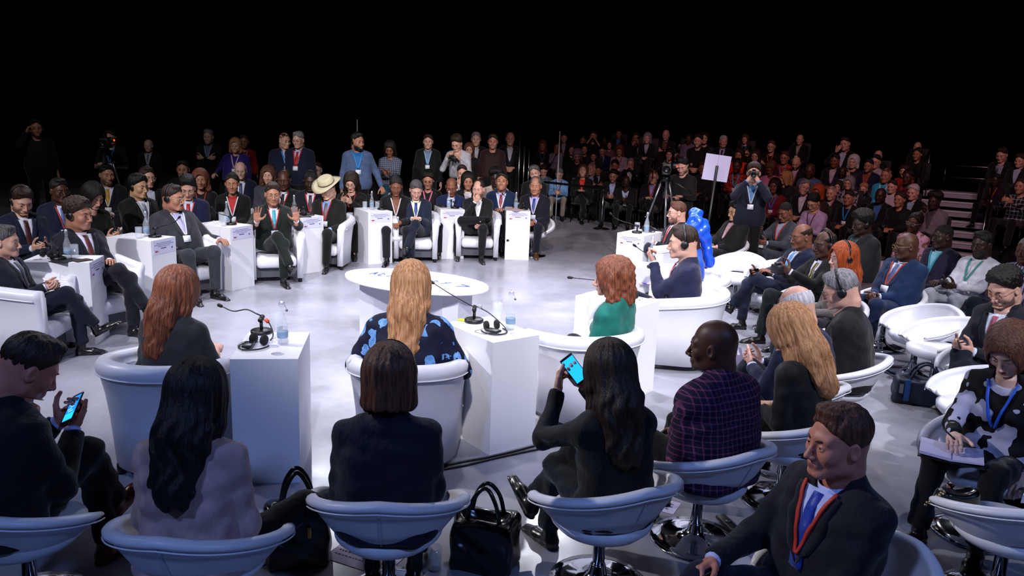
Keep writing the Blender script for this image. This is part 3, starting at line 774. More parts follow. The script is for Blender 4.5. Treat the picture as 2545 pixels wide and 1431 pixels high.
# ------------------------------------------------------------------ furniture builders
LEA = mat('#dcdce6', .38, spec=.45, kind='leather'); LEAM = mat('#d2d2e0', .42, kind='leather')
WHT = mat('#e4e4ec', .45); BLK = mat('#0a0a0c', .4); CHR = mat('#c8ccd4', .08, metal=1); STEEL = mat('#8b8e96', .25, metal=1)
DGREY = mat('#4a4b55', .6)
def sweep_shell(path, profile, cap=True):
    """path: list of (pos xy, normal xy outward, t 0..1); profile(t) -> closed list of (offset outward, z)"""
    rings = []
    for (px, py), (nx, ny), t in path: rings.append([(px+nx*o, py+ny*o, z) for o, z in profile(t)])
    return loft(rings, cap, cap)
def tub_armchair(name, label):
    """front towards +y"""
    root = thing(name, label, 'armchair', group='white tub armchairs around the ring')
    rx, ry = .298, .29
    path = []
    N = 34
    def pt(u):   # u 0..1 from the right arm front, round the back, to the left arm front
        arm = .36; arc = math.pi*.33; L = 2*arm+arc; s_ = u*L
        if s_ < arm: return (rx, arm-.04-s_), (1, 0)
        if s_ > L-arm: return (-rx, -.04+(s_-(L-arm))), (-1, 0)
        a = (s_-arm)/arc*math.pi; return (rx*math.cos(a), -.04-ry*math.sin(a)), (math.cos(a), -math.sin(a))
    for i in range(N+1):
        u = i/N; p, n = pt(u); path.append((p, n, u))
    def prof(u):
        b = max(0, math.sin(math.pi*u))**1.3; top = .665+.085*b; fl = .035+.05*b; w_ = .095; zs = .06
        e = 1.0
        if u < .02 or u > .98: e = .82
        P = [(-w_*.45, zs), (-w_*.45, .42), (-w_*.5*e, top-.07)]
        for k in range(7):
            a = math.radians(200-k*220/6); P.append((fl*.55+(w_*.60)*e*math.cos(a), top-.055+.055*math.sin(a)))
        P += [(fl*.5+w_*.38, top-.11), (fl*.2+w_*.40, top-.22), (w_*.36, .35), (w_*.34-.02*b, zs)]
        return P[::-1]
    obj('shell', sweep_shell(path, prof), LEA, root)
    # piping under the rolled rim
    pip = []
    for (p, n, u) in path[1:-1]:
        b = max(0, math.sin(math.pi*u))**1.3; top = .665+.085*b; fl = .035+.05*b; o = fl*.55+.095*.60; pip.append((p[0]+n[0]*(o*.96), p[1]+n[1]*(o*.96), top-.088))
    obj('piping', tube(pip, .0045, 6), WHT, root)
    obj('seat_cushion', box(-.252, .252, -.27, .34, .20, .35, .05), LEA, root)
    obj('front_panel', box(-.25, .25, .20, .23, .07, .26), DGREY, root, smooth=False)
    for x, y in ((-.295, .26), (.295, .26), (-.20, -.25), (.20, -.25)): obj('foot', lathe([(.026, 0), (.026, .065)], 10, (x, y)), BLK, root)
    return root
SWZ = -.07
def swivel_chair(name, label):
    root = thing(name, label, 'chair', group='white swivel tub chairs of the audience')
    rings = []; N = 44; pip = []
    TH = 128
    for i in range(N+1):
        a = -TH+2*TH*i/N; ar = math.radians(a); f = abs(a)/TH
        top = .735-.20*f**1.35; 
        lo = .50-.0*f; k = min(1, max(0, (abs(a)-30)/38)); k = k*k*(3-2*k); lo = .475*(1-k)+.400*k
        if abs(a) > 100: lo = .405+(.50-.405)*((abs(a)-100)/28)**1.5; 
        tap = 1-.55*max(0, (f-.86)/.14)
        Rr = .372
        def R(z): return .20+(Rr-.20)*max(0, (z-.405)/(top-.405))**.8
        cx, cy = math.sin(ar), -math.cos(ar)*.98
        th = .022
        P = []
        zt = top
        # outer wall up, rolled rim, inner wall down
        for z in np.linspace(lo, zt-.05, 4): P.append((R(z)+.004, z))
        rr = .024*tap; cxr = R(zt-.03)-.012
        for q in range(7):
            b = math.radians(-20+q*220/6); P.append((cxr+rr*math.cos(b)*1.25, zt-.03+rr*math.sin(b)))
        for z in np.linspace(zt-.06, lo+.006, 4): P.append((R(z)-.034, z))
        rings.append([(o*cx, o*cy, z) for o, z in P]); pip.append(((cxr+.027*tap)*cx, cy*(cxr+.027*tap), zt-.050))
    rings = [[(x, y, z+SWZ) for x, y, z in r] for r in rings]; pip = [(x, y, z+SWZ) for x, y, z in pip]
    obj('shell', loft(rings), LEA, root)
    obj('piping', tube(pip, .0035, 5), WHT, root)
    obj('seam', tube([(0.0, -(.207+.172*((z-.405)/.33)**.8)*.98, z+SWZ) for z in np.linspace(.48, .68, 6)], .0022, 5), LEAM, root)
    obj('seat_cushion', lathe([(r_*1.10, z+SWZ) for r_, z in ((.001, .36), (.12, .362), (.19, .385), (.222, .42), (.225, .455), (.20, .468), (.13, .475), (.001, .475))], 36), LEA, root)
    obj('column', lathe([(.030, .04), (.030, .34+SWZ), (.055, .362+SWZ), (.001, .364+SWZ)], 20), CHR, root)
    obj('base', lathe([(.236, 0), (.240, .006), (.234, .014), (.178, .022), (.11, .032), (.07, .046), (.045, .07), (.036, .105), (.030, .11)], 44), CHR, root)
    return root
def pedestal(name, label, sign=True, hole=True):
    """outer end at y=-.29, inner end (facing the ring) at y=+.29, sign on the inner face"""
    root = thing(name, label, 'pedestal', group='white box pedestals between the armchairs')
    H = .782
    # top slab with a real cable hole
    n = 28; hx, hy, hr = .06, -.19, .034; outer = []; inner = []
    for k in range(n):
        a = 2*math.pi*k/n; c, s_ = math.cos(a), math.sin(a); inner.append((hx+hr*c, hy+hr*s_))
        t = min((.1925-hx)/c if c > 1e-6 else (-.1925-hx)/c if c < -1e-6 else 9, (.29-hy)/s_ if s_ > 1e-6 else (-.29-hy)/s_ if s_ < -1e-6 else 9)
        outer.append((hx+t*c, hy+t*s_))
    for q in ((.1925, .29), (-.1925, .29), (-.1925, -.29), (.1925, -.29)):
        j = min(range(n), key=lambda k: (outer[k][0]-q[0])**2+(outer[k][1]-q[1])**2); outer[j] = q
    V = [(x, y, H) for x, y in outer]+[(x, y, H) for x, y in inner]+[(x, y, H-.07) for x, y in inner]+[(x, y, 0) for x, y in outer]; Fs = []
    for k in range(n):
        j = (k+1) % n; Fs += [(k, j, n+j, n+k), (n+k, n+j, 2*n+j, 2*n+k), (3*n+k, 3*n+j, j, k)]
    Fs.append(tuple(2*n+k for k in range(n))); Fs.append(tuple(3*n+k for k in reversed(range(n))))
    obj('cabinet', (np.array(V), Fs), WHT, root, smooth=False)
    obj('grommet', lathe([(.034, H+.0005), (.038, H+.002), (.040, H+.0005)], 28, (hx, hy)) if False else tube([(hx+.037*math.cos(a), hy+.037*math.sin(a), H+.001) for a in np.linspace(0, 2*math.pi, 29)], .002, 5), WHT, root)
    if sign:
        s = obj('name_card', box(-.165, .165, .2905, .293, H-.155, H-.005), mat('#cfd0ea', .6), root, smooth=False)
        lines = []; rnd = random.Random(5)
        for i, (z, w_) in enumerate(((H-.040, .11), (H-.058, .15), (H-.076, .09))):
            x = -w_
            while x < w_:
                l = rnd.uniform(.008, .024); lines.append(box(x, min(x+l, w_), .293, .2936, z-.0035, z+.0035)); x += l+.006
        obj('printed_lines', join(*lines), mat('#5c5c9a', .7), s, smooth=False)
        x = -.035; bold = []
        while x < .045: bold.append(box(x, x+.012, .293, .2938, H-.103, H-.093)); x += .0145
        obj('bold_line', join(*bold), mat('#26264a', .7), s, smooth=False)
        obj('logo', join(box(.10, .14, .293, .2938, H-.134, H-.118), box(.088, .092, .293, .2938, H-.136, H-.114)), mat('#a03048', .7), s, smooth=False)
        obj('emblem', join(box(-.135, -.115, .293, .2938, H-.118, H-.113), box(-.130, -.120, .293, .2938, H-.113, H-.098), box(-.138, -.112, .293, .2938, H-.108, H-.104)), mat('#2a2a78', .7), s, smooth=False)
    return root
GLS = mat('#dfe8f4', .03, kind='glass', alpha=.18)
def bottle(name, label):
    root = thing(name, label, 'bottle', group='swing top water bottles')
    pr = [(.001, .004), (.028, .004), (.036, .0), (.0375, .012), (.0375, .135), (.033, .165), (.020, .20), (.0145, .225), (.0135, .265), (.0165, .268), (.0165, .280), (.012, .284)]
    inn = [(r_-.003 if r_ > .01 else r_, z+.003) for r_, z in pr][::-1]
    obj('glass_body', lathe([(.001, .0)]+pr[1:]), GLS, root)
    obj('water', lathe([(.001, .008), (.033, .010), (.034, .02), (.034, .12), (.001, .12)]), mat('#cfe0f0', .03, kind='glass', alpha=.22), root)
    obj('label', lathe([(.0379, .05), (.0382, .051), (.0382, .092), (.0379, .093)], 24), mat('#86aad0', .5, kind='glass', alpha=.75), root)
    obj('cap', lathe([(.001, .284), (.012, .284), (.013, .296), (.008, .306), (.001, .308)], 14), mat('#d8dce8', .3), root)
    obj('wire', join(tube([(.0175, 0, .272), (.028, 0, .255), (.030, 0, .235), (.0185, 0, .245)], .0014, 5), tube([(-.0175, 0, .272), (-.020, 0, .29), (0, 0, .312), (.020, 0, .29), (.0175, 0, .272)], .0014, 5), ball((.031, 0, .238), .009, 8, 6)), STEEL, root)
    return root
def tumbler(name, label, water=0.0):
    root = thing(name, label, 'glass', group='clear drinking glasses')
    obj('tumbler_glass', lathe([(.001, 0), (.031, 0), (.034, .004), (.036, .125), (.0345, .125), (.0325, .012), (.001, .012)], 24), GLS, root)
    if water: obj('water', lathe([(.001, .0125), (.032, .0128), (.033, water), (.001, water)], 24), mat('#cfe0f0', .03, kind='glass', alpha=.22), root)
    return root
def microphone(name, label, curve, tip=.0):
    """round base, clamp, gooseneck following curve (local points)"""
    root = thing(name, label, 'microphone', group='table microphones')
    obj('base', lathe([(.066, 0), (.068, .004), (.068, .022), (.060, .027), (.001, .028)], 28), BLK, root)
    obj('stand', join(tube([(0, 0, .026), (0, 0, .085)], .011, 10), tube([(-.0, -.02, .09), (0, .03, .105)], .016, 10)), mat('#121214', .5), root)
    pts = smoothcurve(curve, 8)
    obj('gooseneck', tube(pts, .0042, 7), BLK, root)
    a, b = pts[-2], pts[-1]; d = unit(np.array(b)-np.array(a)); b = np.array(b)
    obj('capsule', tube([b-d*.01, b, b+d*.028, b+d*.036], [.006, .011, .012, .006], 10), mat('#0d0d10', .8), root)
    return root
def headset(name, label):
    root = thing(name, label, 'headset', group='interpretation headsets lying on the pedestals')
    obj('headband', tube([(.085*math.cos(a), .10*math.sin(a), .010) for a in np.linspace(-.35, math.pi+.35, 24)], [.005]*24, 6), BLK, root)
    for s in (-1, 1): obj('ear_pad', xf(lathe([(.001, -.012), (.030, -.010), (.034, 0), (.030, .012), (.001, .016)], 18), mat4((0, 1, 0), (0, 0, 1), (s, 0, 0), (s*.038, -.045, .038))), mat('#08080a', .8), root)
    obj('receiver', xf(box(-.03, .03, -.05, .05, 0, .018, .006), mat4((.9, .43, 0), (-.43, .9, 0), (0, 0, 1), (.02, .03, .012))), mat('#1b1d20', .35), root)
    obj('cord', tube(smoothcurve([(.05, .06, .01), (.10, .03, .004), (.12, -.05, .003), (.05, -.09, .003), (.04, -.05, .02)], 6), .0015, 5), BLK, root)
    return root
def phone_parts(root, screen='#1b7fe0', em=1.6, size=(.036, .073), light=False):
    w_, l_ = size
    obj('case', box(-w_, w_, -l_, l_, -.0045, .0035, .008), mat('#0c0c10' if not light else '#c9a090', .3), root)
    s = obj('screen', box(-w_*.90, w_*.90, -l_*.84, l_*.84, .0034, .0042), mat(screen, .2, emit=em) if em else mat('#050507', .1), root, smooth=False)
    return s
def paper(name, label, w_, l_, loc, rz, th=.002, col='#d5d6ea', cat='paper', lines=True, group=None):
    root = thing(name, label, cat, loc, rz, group)
    obj('sheet', box(-w_/2, w_/2, -l_/2, l_/2, 0, th), mat(col, .6), root, smooth=False)
    if lines:
        rnd = random.Random(int(w_*1000)); L = []
        for i in range(5):
            y = l_*.32-i*l_*.13; x = -w_*.4
            while x < w_*.38: l = rnd.uniform(.01, .03); L.append(box(x, min(x+l, w_*.4), y-.003, y+.003, th, th+.0005)); x += l+.008
        obj('printed_lines', join(*L), mat('#6a6a90', .7), root, smooth=False)
    return root
def toward(p, c): return math.atan2(-(c[0]-p[0]), c[1]-p[1])   # rotation that turns local +y from p to c
def wire(name, label, pts, r=.004, m=None, group=None):
    return tag(obj(name, tube(smoothcurve(pts, 6), r, 6), m or BLK), label, 'cable', group)

# ------------------------------------------------------------------ the hall
FL = mat('#7f8089', .42, kind='floor', col2='#a9a9b8', spec=.4)
struct('floor', box(-16, 20, -4, 28, -.2, 0), FL)
CUR = mat('#050507', .95, spec=.05)
def curtain(name, x0, y0, x1, y1):
    L = math.hypot(x1-x0, y1-y0); n = int(L/.12); dx, dy = (x1-x0)/n, (y1-y0)/n; nx, ny = -(y1-y0)/L, (x1-x0)/L
    F_ = []; 
    for off in (0, .10):
        F_.append([(x0+dx*i+nx*(off+.07*math.sin(i*1.3)), y0+dy*i+ny*(off+.07*math.sin(i*1.3))) for i in range(n+1)])
    V = [(x, y, 0) for x, y in F_[0]]+[(x, y, 9.0) for x, y in F_[0]]+[(x, y, 0) for x, y in F_[1]]+[(x, y, 9.0) for x, y in F_[1]]; m = n+1; Fs = []
    for i in range(n): Fs += [(i, i+1, m+i+1, m+i), (2*m+i+1, 2*m+i, 3*m+i, 3*m+i+1), (m+i, m+i+1, 3*m+i+1, 3*m+i)]
    return struct(name, (np.array(V), Fs), CUR, True)
curtain('wall_back', -16, 27.6, 20, 27.6); curtain('wall_left', -15.8, -4, -15.8, 27.6); curtain('wall_right', 19.8, 27.6, 19.8, -4); curtain('wall_front', 20, -3.8, -16, -3.8)
struct('ceiling', box(-16, 20, -4, 28, 9, 9.2), CUR)
# grandstand: straight tiers running obliquely behind the ring; a = along, b = up the rake
GO, GT, GN = np.array([1.9, 17.8, 0]), np.array([.841, -.541, 0]), np.array([.541, .841, 0])
GD, GH, NT = .85, .27, 4
def onstand(a, b, z=0.0): return GO+GT*a+GN*b+np.array([0, 0, z])
def slab(a0, a1, b0, b1, z0, z1): return xf(box(a0, a1, b0, b1, z0, z1), mat4(GT, GN, (0, 0, 1), GO))
STA0, STA1, GA0, GA1 = 6.25, 7.56, -2.3, 11.5
tm_ = mat('#101116', .85, spec=.1)
for k in range(1, NT+1):
    for nm, a0, a1 in (('trim_%d' % (2*k), GA0, STA0), ('trim_%d' % (2*k+1), STA1, GA1)):
        struct(nm, slab(a0, a1, GD*(k-1), GD*k if k < NT else GD*NT+4, 0, GH*k), tm_)
st = thing('aisle_stairs', 'grey aisle steps climbing between the two dark audience stands', 'stairs', tuple(onstand(STA0, 0)))
so_ = onstand(STA0, 0); NST = 7; HT = GH*NT
for k in range(NST):
    b0 = (GD*NT-.6)*k/NST; z1 = HT*(k+1)/NST
    d = slab(STA0+.06, STA1-.06, b0, GD*NT, z1-HT/NST+(.04 if k else 0), z1-.03); obj('step', (d[0]-so_, d[1]), mat('#9a9cb2', .6), st, smooth=False)
    d = slab(STA0+.05, STA1-.05, b0-.012, b0+.06, z1-.03, z1); obj('nosing', (d[0]-so_, d[1]), mat('#c0c2d2', .5), st, smooth=False)
for a, lb in ((STA0, 'left'), (STA1, 'right')):
    b = onstand(a, -.05); h = thing('handrail', 'thin metal handrail on the %s side of the aisle steps' % lb, 'handrail', b)
    obj('rail', tube([p-b for p in (onstand(a, -.05), onstand(a, -.05, .92), onstand(a, GD*NT, HT+.92))], .018, 8), STEEL, h)
    for q in (1.4, 3.2): obj('post', tube([onstand(a, q, GH*q/GD)-b, onstand(a, q, GH*q/GD+.95)-b], .014, 8), STEEL, h)
gr = thing('guard_rail', 'horizontal metal guard rail along the landing above the aisle steps', 'railing', onstand(STA0, GD*NT+.3, HT))
b = onstand(STA0, GD*NT+.3, HT)
for z in (.25, .5): obj('rail', tube([onstand(STA0-.6, GD*NT+.3, HT+z)-b, onstand(STA1+1.2, GD*NT+.3, HT+z)-b], .012, 6), STEEL, gr)
for a in (STA0-.6, STA0+.3, STA1-.1, STA1+1.2): obj('post', tube([onstand(a, GD*NT+.3, HT)-b, onstand(a, GD*NT+.3, HT+.52)-b], .012, 6), STEEL, gr)

# ------------------------------------------------------------------ ring of armchairs and pedestals
PH = .782; RC = (0.0, 8.3)
def between(a, b, t=.5): return np.array(a)*(1-t)+np.array(b)*t
PED = {}
ped0 = pedestal('pedestal', 'x'); pedn = pedestal('pedestal', 'y', sign=False)
_used = set()
def place_ped(key, label, c, ang, card=True):
    src = ped0 if card else pedn
    o = src if id(src) not in _used else copy_tree(src); _used.add(id(src))
    put(o, (c[0], c[1], 0), ang, label); PED[key] = (np.array(c[:2]), ang); return o
def ped_face(key, label, pl, pr, z, card=True):
    """inner face seen between pixels pl and pr at height z"""
    a, b = at(*pl, z)[:2], at(*pr, z)[:2]; m = (a+b)/2; d = b-a; nrm = np.array([d[1], -d[0]])/np.linalg.norm(d)
    c = m-nrm*.29; place_ped(key, label, c, math.atan2(-nrm[0], nrm[1]), card)
ped_face('Z', 'white pedestal with headset, microphone and tablet, nearest the left picture edge', (221, 653), (259, 634), PH)
ped_face('A', 'white pedestal left of the man in the grey suit', (372.5, 599.6), (438, 587), PH)
ped_face('B', 'white pedestal between the grey suit man and the gesturing man', (576.2, 723.3), (634.3, 709), 0)
ped_face('C', 'white pedestal between the gesturing man and the man with the hat', (750.8, 681.6), (805, 672.8), 0)
ped_face('D', 'white pedestal right of the man with the hat', (916.9, 656.9), (973.2, 653), 0)
ped_face('E', 'white pedestal between the two men in the rear armchairs', (1096, 643.4), (1148.8, 642.8), 0)
ped_face('F', 'white pedestal with papers hanging over its edge, at the end of the rear row', (1256.6, 644.4), (1311, 646), 0)
def ped_out(key, label, pl, pr):   # outer face seen (top corners)
    a, b = at(*pl, PH)[:2], at(*pr, PH)[:2]; m = (a+b)/2; d = b-a; nrm = np.array([-d[1], d[0]])/np.linalg.norm(d)
    c = m+nrm*.29; place_ped(key, label, c, math.atan2(-nrm[0], nrm[1]), False)
ped_out('G', 'nearest white pedestal, its blue-shaded back towards the viewer', (572.5, 892.3), (738.7, 891.7))
ped_out('H', 'white pedestal beside the woman in the floral jacket', (1225.7, 851.8), (1340.8, 832))
ped_out('I', 'white pedestal behind the woman in the green jacket', (1581, 765.5), (1639.6, 747.3))
a = at(1550, 575, PH); place_ped('J', 'white pedestal at the far right with bottle and glass', a[:2]+np.array([.22, -.02]), toward(a, RC), True)
a = at(1606, 664, PH); place_ped('K', 'white pedestal in front of the man touching his lips', a[:2]+np.array([.20, .08]), toward(a, RC)+.1, False)

# ------------------------------------------------------------------ the people in the ring of armchairs
ac0 = tub_armchair('tub_armchair', 'x'); sw0 = swivel_chair('swivel_chair', 'x')
def armchair(info_or_p, label, rz=None, off=0.02):
    o = ac0 if 'ac' not in _used else copy_tree(ac0); _used.add('ac')
    if isinstance(info_or_p, dict):
        i = info_or_p; r = i['r'] if rz is None else rz; l = i['loc']; p = (l[0]-math.sin(r)*off, l[1]+math.cos(r)*off, 0)
    else: p, r = info_or_p, rz
    return put(o, p, r, label)
def swivel(i, label, rz=None, off=.11, dx=0, dy=0, p=None):
    o = sw0 if 'sw' not in _used else copy_tree(sw0); _used.add('sw')
    if p is None:
        r = i['r'] if rz is None else rz; l = i['loc']; p = (l[0]-math.sin(r)*off+dx, l[1]+math.cos(r)*off+dy, 0)
    else: r = rz
    return put(o, p, r, label)
def stripe(c1, c2): return (c1, 'stripe', c2)
RG = dict(s=1.0, seat=.31)
def dface(cmp): return cmp
ring = {}
def rp(key, *a, **k):
    kk = dict(RG); kk.update(k); chairlab = kk.pop('chair'); crz = kk.pop('crz', None); off = kk.pop('off', .02); sx = kk.pop('sx', (0, 0))
    i = person(*a, **kk); ring[key] = i; c = armchair(i, chairlab, crz, off); c.location.x += sx[0]; c.location.y += sx[1]; return i
PB = lambda k: PED[k][0]
cy = lambda a, b, extra=.0: float(((PB(a)+PB(b))/2)[1]+extra)
rp('L0', 12, 600, 'grey haired man in navy suit, legs crossed, cut off at left edge', face=83, hair='short', hcol='saltpepper', skin='fair', col='#141828', leg='#131828', tie='#3a3c48', shirt='#d5d6ea', legs='cross', R='clasp', L='clasp', lean=-16, curl=8, hy=-4, s=1.0, dep=None, chair='white tub armchair seen from its side at the left edge', crz=math.radians(-83))
rp('M1', 195, 533, 'man with headphones and burgundy tie slouching in armchair', face=118, hair='curly', hcol='dark', skin='tan', col='#10131f', leg='#11131c', tie='#5a1a26', shirt='#dcdcf0', legs='cross', R='rest', L='lap', lean=-22, curl=12, hy=-18, phones=True, dep=7.45, chair='white tub armchair of the man with the burgundy tie')
rp('M2', 430, 492, 'man in dark grey suit with headphones and glasses, hand hanging down', face=128, hair='short', hcol='dark', skin='tan', col='#2a2c33', leg='#2c2f36', tie='#a99fc4', shirt='#b6bdf0', legs='flat', R='rest', L='rest', lean=-18, curl=8, hy=-28, phones=True, glasses='#b8a890', tache=True, lan='#c8c8e0', heavy=.6, dep=float((PB('A')+PB('B'))[1]/2-.05), chair='white tub armchair of the man in the grey suit')
rp('M3', 678, 483, 'man in green-black suit raising both open palms', face=158, hair='neat', hcol='dark', skin='tan', col='#131a17', leg='#151b19', tie='#3fa0b4', shirt='#d6d8ea', legs='cross', R='open', L='open', lean=-8, hy=0, glasses='#9a8a78', lan='#a01c22', dep=float((PB('B')+PB('C'))[1]/2-.05), chair='white tub armchair of the gesturing man')
rp('M5', 1034, 472, 'grey haired man looking down, blue tie, legs crossed, in armchair', face=172, hair='neat', hcol='saltpepper', skin='fair', col='#1a2236', leg='#141a28', tie=('#1c4a9a', 'check', '#0d2a66'), shirt='#e8ead0', legs='crossL', R='lap', L='lap', lean=-12, curl=8, hp=26, hy=-6, lan='#d8d8c8', dep=float((PB('D')+PB('E'))[1]/2-.05), chair='white tub armchair of the grey haired man with blue tie')
rp('M6', 1189, 470, 'bearded man resting chin on hand, white shirt, ankle on knee', face=176, hair='receding', hcol='dark', skin='fair', col='#121316', leg='#101114', shirt='#e4e6f4', legs='fig4', R='chin', L=((.05, .34, .02), 'relax', (0, -1, .3)), lean=-14, curl=8, hp=6, hy=18, beard=1, dep=float((PB('E')+PB('F'))[1]/2-.05), chair='white tub armchair of the bearded man')
def hat_fn(info, root, M):
    h = obj('hat', join(lathe([(.098, 0), (.102, .03), (.095, .075), (.078, .092), (.040, .088), (.001, .080)], 26), xf(loft([[(r_*math.cos(a), r_*1.12*math.sin(a), .006+.022*math.cos(2*a)*((r_-.09)/.08)+dz) for a in np.linspace(0, 2*math.pi, 27)[:-1]] for r_, dz in ((.090, 0), (.13, -.004), (.172, .0), (.176, .004), (.13, .004), (.09, .008))], False, False), np.eye(4))), mat('#c9bfa0', .8), root)
    h.matrix_local = M@Matrix.Translation((0, -.01, .066))@Matrix.Rotation(math.radians(-8), 4, 'X')
    b = obj('hat_band', lathe([(.1005, .008), (.1035, .009), (.1045, .026), (.1015, .027)], 26), mat('#3a3020', .7), h)
rp('M4', 814, 470, 'man wearing a cream brimmed hat and striped shirt', face=186, hair='short', hcol='dark', skin='fair', col='#141512', leg='#131412', tie='#6a5a60', shirt='#7aa0dc', legs='flat', R='lap', L=((.12, .26, .12), 'relax', (0, 0, -1)), lean=-10, curl=6, hp=22, hy=22, lan='#a01828', hat=hat_fn, dep=float((PB('C')+PB('D'))[1]/2-.05), chair='white tub armchair of the man with the hat')
rp('N1', 1682, 528, 'man with short grey beard and red tie, profile to the left', face=262, hair='short', hcol='brown', skin='fair', col='#10131a', leg='#1c2030', tie='#b01828', shirt='#e2e4f0', legs='fig4L', R='lap', L='lap', lean=-14, curl=8, hy=4, hp=4, beard=1, glasses='#555055', chair='white tub armchair of the man with the red tie', dep=None, s=1.05, seat=.32)
def wrap_fn(info, root, M):
    def f(p):
        d = ell(p, (0, -.035, .06), (.098, .115, .09)); q = p
        for a, b, r in (((-.03, -.03, .10), (.02, -.05, .20), .065), ((.02, -.07, .12), (.05, -.06, .19), .05), ((0, -.10, .03), (0, -.10, .10), .07), ((-.05, -.06, .12), (-.06, -.05, .17), .04)): d = smin(d, cap(p, a, b, r), .015)
        d = smin(d, cap(p, (0, -.13, .02), (.03, -.19, -.26), .05, .04), .03)
        d = d+.0062*np.sin(p[:, 2]*62+np.sin(p[:, 0]*22)*2.4+p[:, 1]*34)+.0025*np.sin(p[:, 0]*60+p[:, 2]*40)
        return smax(d, -ell(p, (0, .085, -.02), (.066, .075, .09)), .01)
    o = obj('head_wrap', nets(f, (-.15, -.28, -.32), (.15, .12, .30), .007), mat('#1f55d8', .28, kind='satin', spec=.6), root); o.matrix_local = M
rp('N2', 1716, 590, 'woman in shiny blue head wrap and blue dress, mostly hidden', face=270, fem=True, hair=None, skin='deep', top='top', col='#1c4ec4', leg='#2a1c14', skirt='long', legs='flat', R='phone', L='lap', lean=-4, s=.98, hat=wrap_fn, glasses=None, chair='white tub armchair of the woman in the blue head wrap', seat=.33, dep=7.85)
rp('N3', 1697, 603, 'man in navy suit with headphones touching his lips, profile left', face=282, hair='short', hcol='dark', skin='fair', col='#1b1f3c', leg='#14182a', tie='#4a6a9a', shirt='#d4d6ee', legs='flat', L=((-.02, .27, .44), 'grip', (.3, -.9, .2)), R='lap', lean=-4, curl=10, hy=-4, hp=6, phones=True, lan='#c46a80', s=1.14, seat=.33, chair='white tub armchair of the man touching his lips')
rp('N4', 1520, 690, 'woman with red-brown wavy hair in green jacket', face=308, fem=True, hair='wavy', hcol='chestnut', skin='fair', top='top', col='#0b6058', leg='#17171c', legs='flat', R='lap', L='lap', lean=-4, hy=-34, hp=6, s=1.10, seat=.33, chair='white tub armchair of the woman in green', crz=math.radians(35), sx=(-.16, .05))
FLO = dict(pat='floral', col='#10142c', col2='#4a7cb4', psc=1.0)
rp('N5', 1022, 712, 'woman with straight blond hair in dark blue floral jacket', face=2, fem=True, hair='long', hcol='blonde', skin='fair', top='top', leg='#15151c', R=((.27, .22, .16), 'relax', (0, 0, -1)), L=((.27, .22, .16), 'relax', (0, 0, -1)), lean=-2, hp=14, heavy=1.0, s=1.15, seat=.33, chair='white tub armchair of the woman in the floral jacket', crz=0.0, **FLO)
rp('N6', 445, 722, 'woman with long wavy brown hair in charcoal dress', face=10, fem=True, hair='long', hcol='chestnut', skin='fair', top='top', col='#23252b', leg='#2a1c1a', skirt=True, sleeve=.5, R='write', L='lap', lean=8, hy=22, hp=10, s=1.08, seat=.33, chair='near left white tub armchair of the woman in charcoal', crz=math.radians(-10))

# ------------------------------------------------------------------ the near row on swivel chairs
FR = dict(s=1.07, seat=.33)
p1 = person(72, 915, 'man in black suit reading a lit phone, lower left corner', face=32, hair='short', hcol='dark', skin='ruddy', col='#0d0e12', leg='#101114', shirt='#a9b2ee', legs='cross', R=((.01, .32, .30), 'hold', (-.1, -.8, .5)), L=((.11, .32, .30), 'hold', (-.5, -.7, .3)), lean=6, curl=14, hy=14, hp=34, shoe='#6a2414', **FR)
swivel(p1, 'white swivel tub chair in the lower left corner')
p2 = person(492, 985, 'woman with long black hair in pale pink blazer, from behind', face=4, fem=True, hair='long', hcol='black', skin='tan', top='coat', col='#b89c9c', shirt='#b89c9c', leg='#0c0c10', legs='kick', R='lap', L='lap', lean=2, curl=10, hp=18, shoek='boot', **FR)
swivel(p2, 'white swivel tub chair of the woman in the pink blazer')
p3 = person(968, 938, 'woman with brown bob, headphones and navy top, from behind', face=-2, fem=True, hair='bob', hcol='brown', skin='fair', top='top', col='#0e1224', leg='#0d0f18', legs='tuck', R='lap', L='lap', lean=2, curl=8, hp=12, phones=True, heavy=.5, **FR)
swivel(p3, 'white swivel tub chair of the woman with the brown bob')
p4 = person(1512, 925, 'woman in black holding up a phone with blue screen', face=-26, fem=True, hair='long', hcol='dark', skin='fair', top='top', col='#0c0d11', leg='#161a20', legs='cross', R=((.02, .36, .46), 'hold', (-.3, -.95, .1)), L=((.10, .38, .44), 'hold', (-.6, -.8, 0)), lean=4, curl=10, hy=6, hp=16, **FR)
swivel(p4, 'white swivel tub chair of the woman holding up the phone')
p5 = person(1772, 862, 'bald man in purple checked jacket looking left', face=-32, hair=None, skin='dark', col='#1c1430', pat='plaid', col2='#7a3f66', psc=.9, shirt='#31508a', leg='#14141c', legs='flat', R='lap', L='lap', lean=2, curl=10, hy=-34, hp=4, hcol='black', heavy=.5, **FR)
swivel(p5, 'white swivel tub chair of the man in the checked jacket')
p6 = person(1962, 818, 'woman with strawberry blond hair in black coat, head bowed', face=-44, fem=True, hair='long', hcol='blonde', skin='fair', top='top', col='#0b0c0f', leg='#0d0e12', legs='flat', R='lap', L='lap', lean=6, curl=14, hp=24, hy=0, **FR)
swivel(p6, 'white swivel tub chair of the woman with strawberry blond hair')
p7 = person(1978, 765, 'white haired man in navy suit holding papers', face=-42, hair='bald', hcol='white', skin='fair', col='#111a3a', leg='#101522', shirt='#ccd0f0', legs='cross', R='phone', L='phone', lean=2, curl=12, hp=20, heavy=.6, s=1.06, seat=.33)
swivel(p7, 'white swivel tub chair of the white haired man in navy')
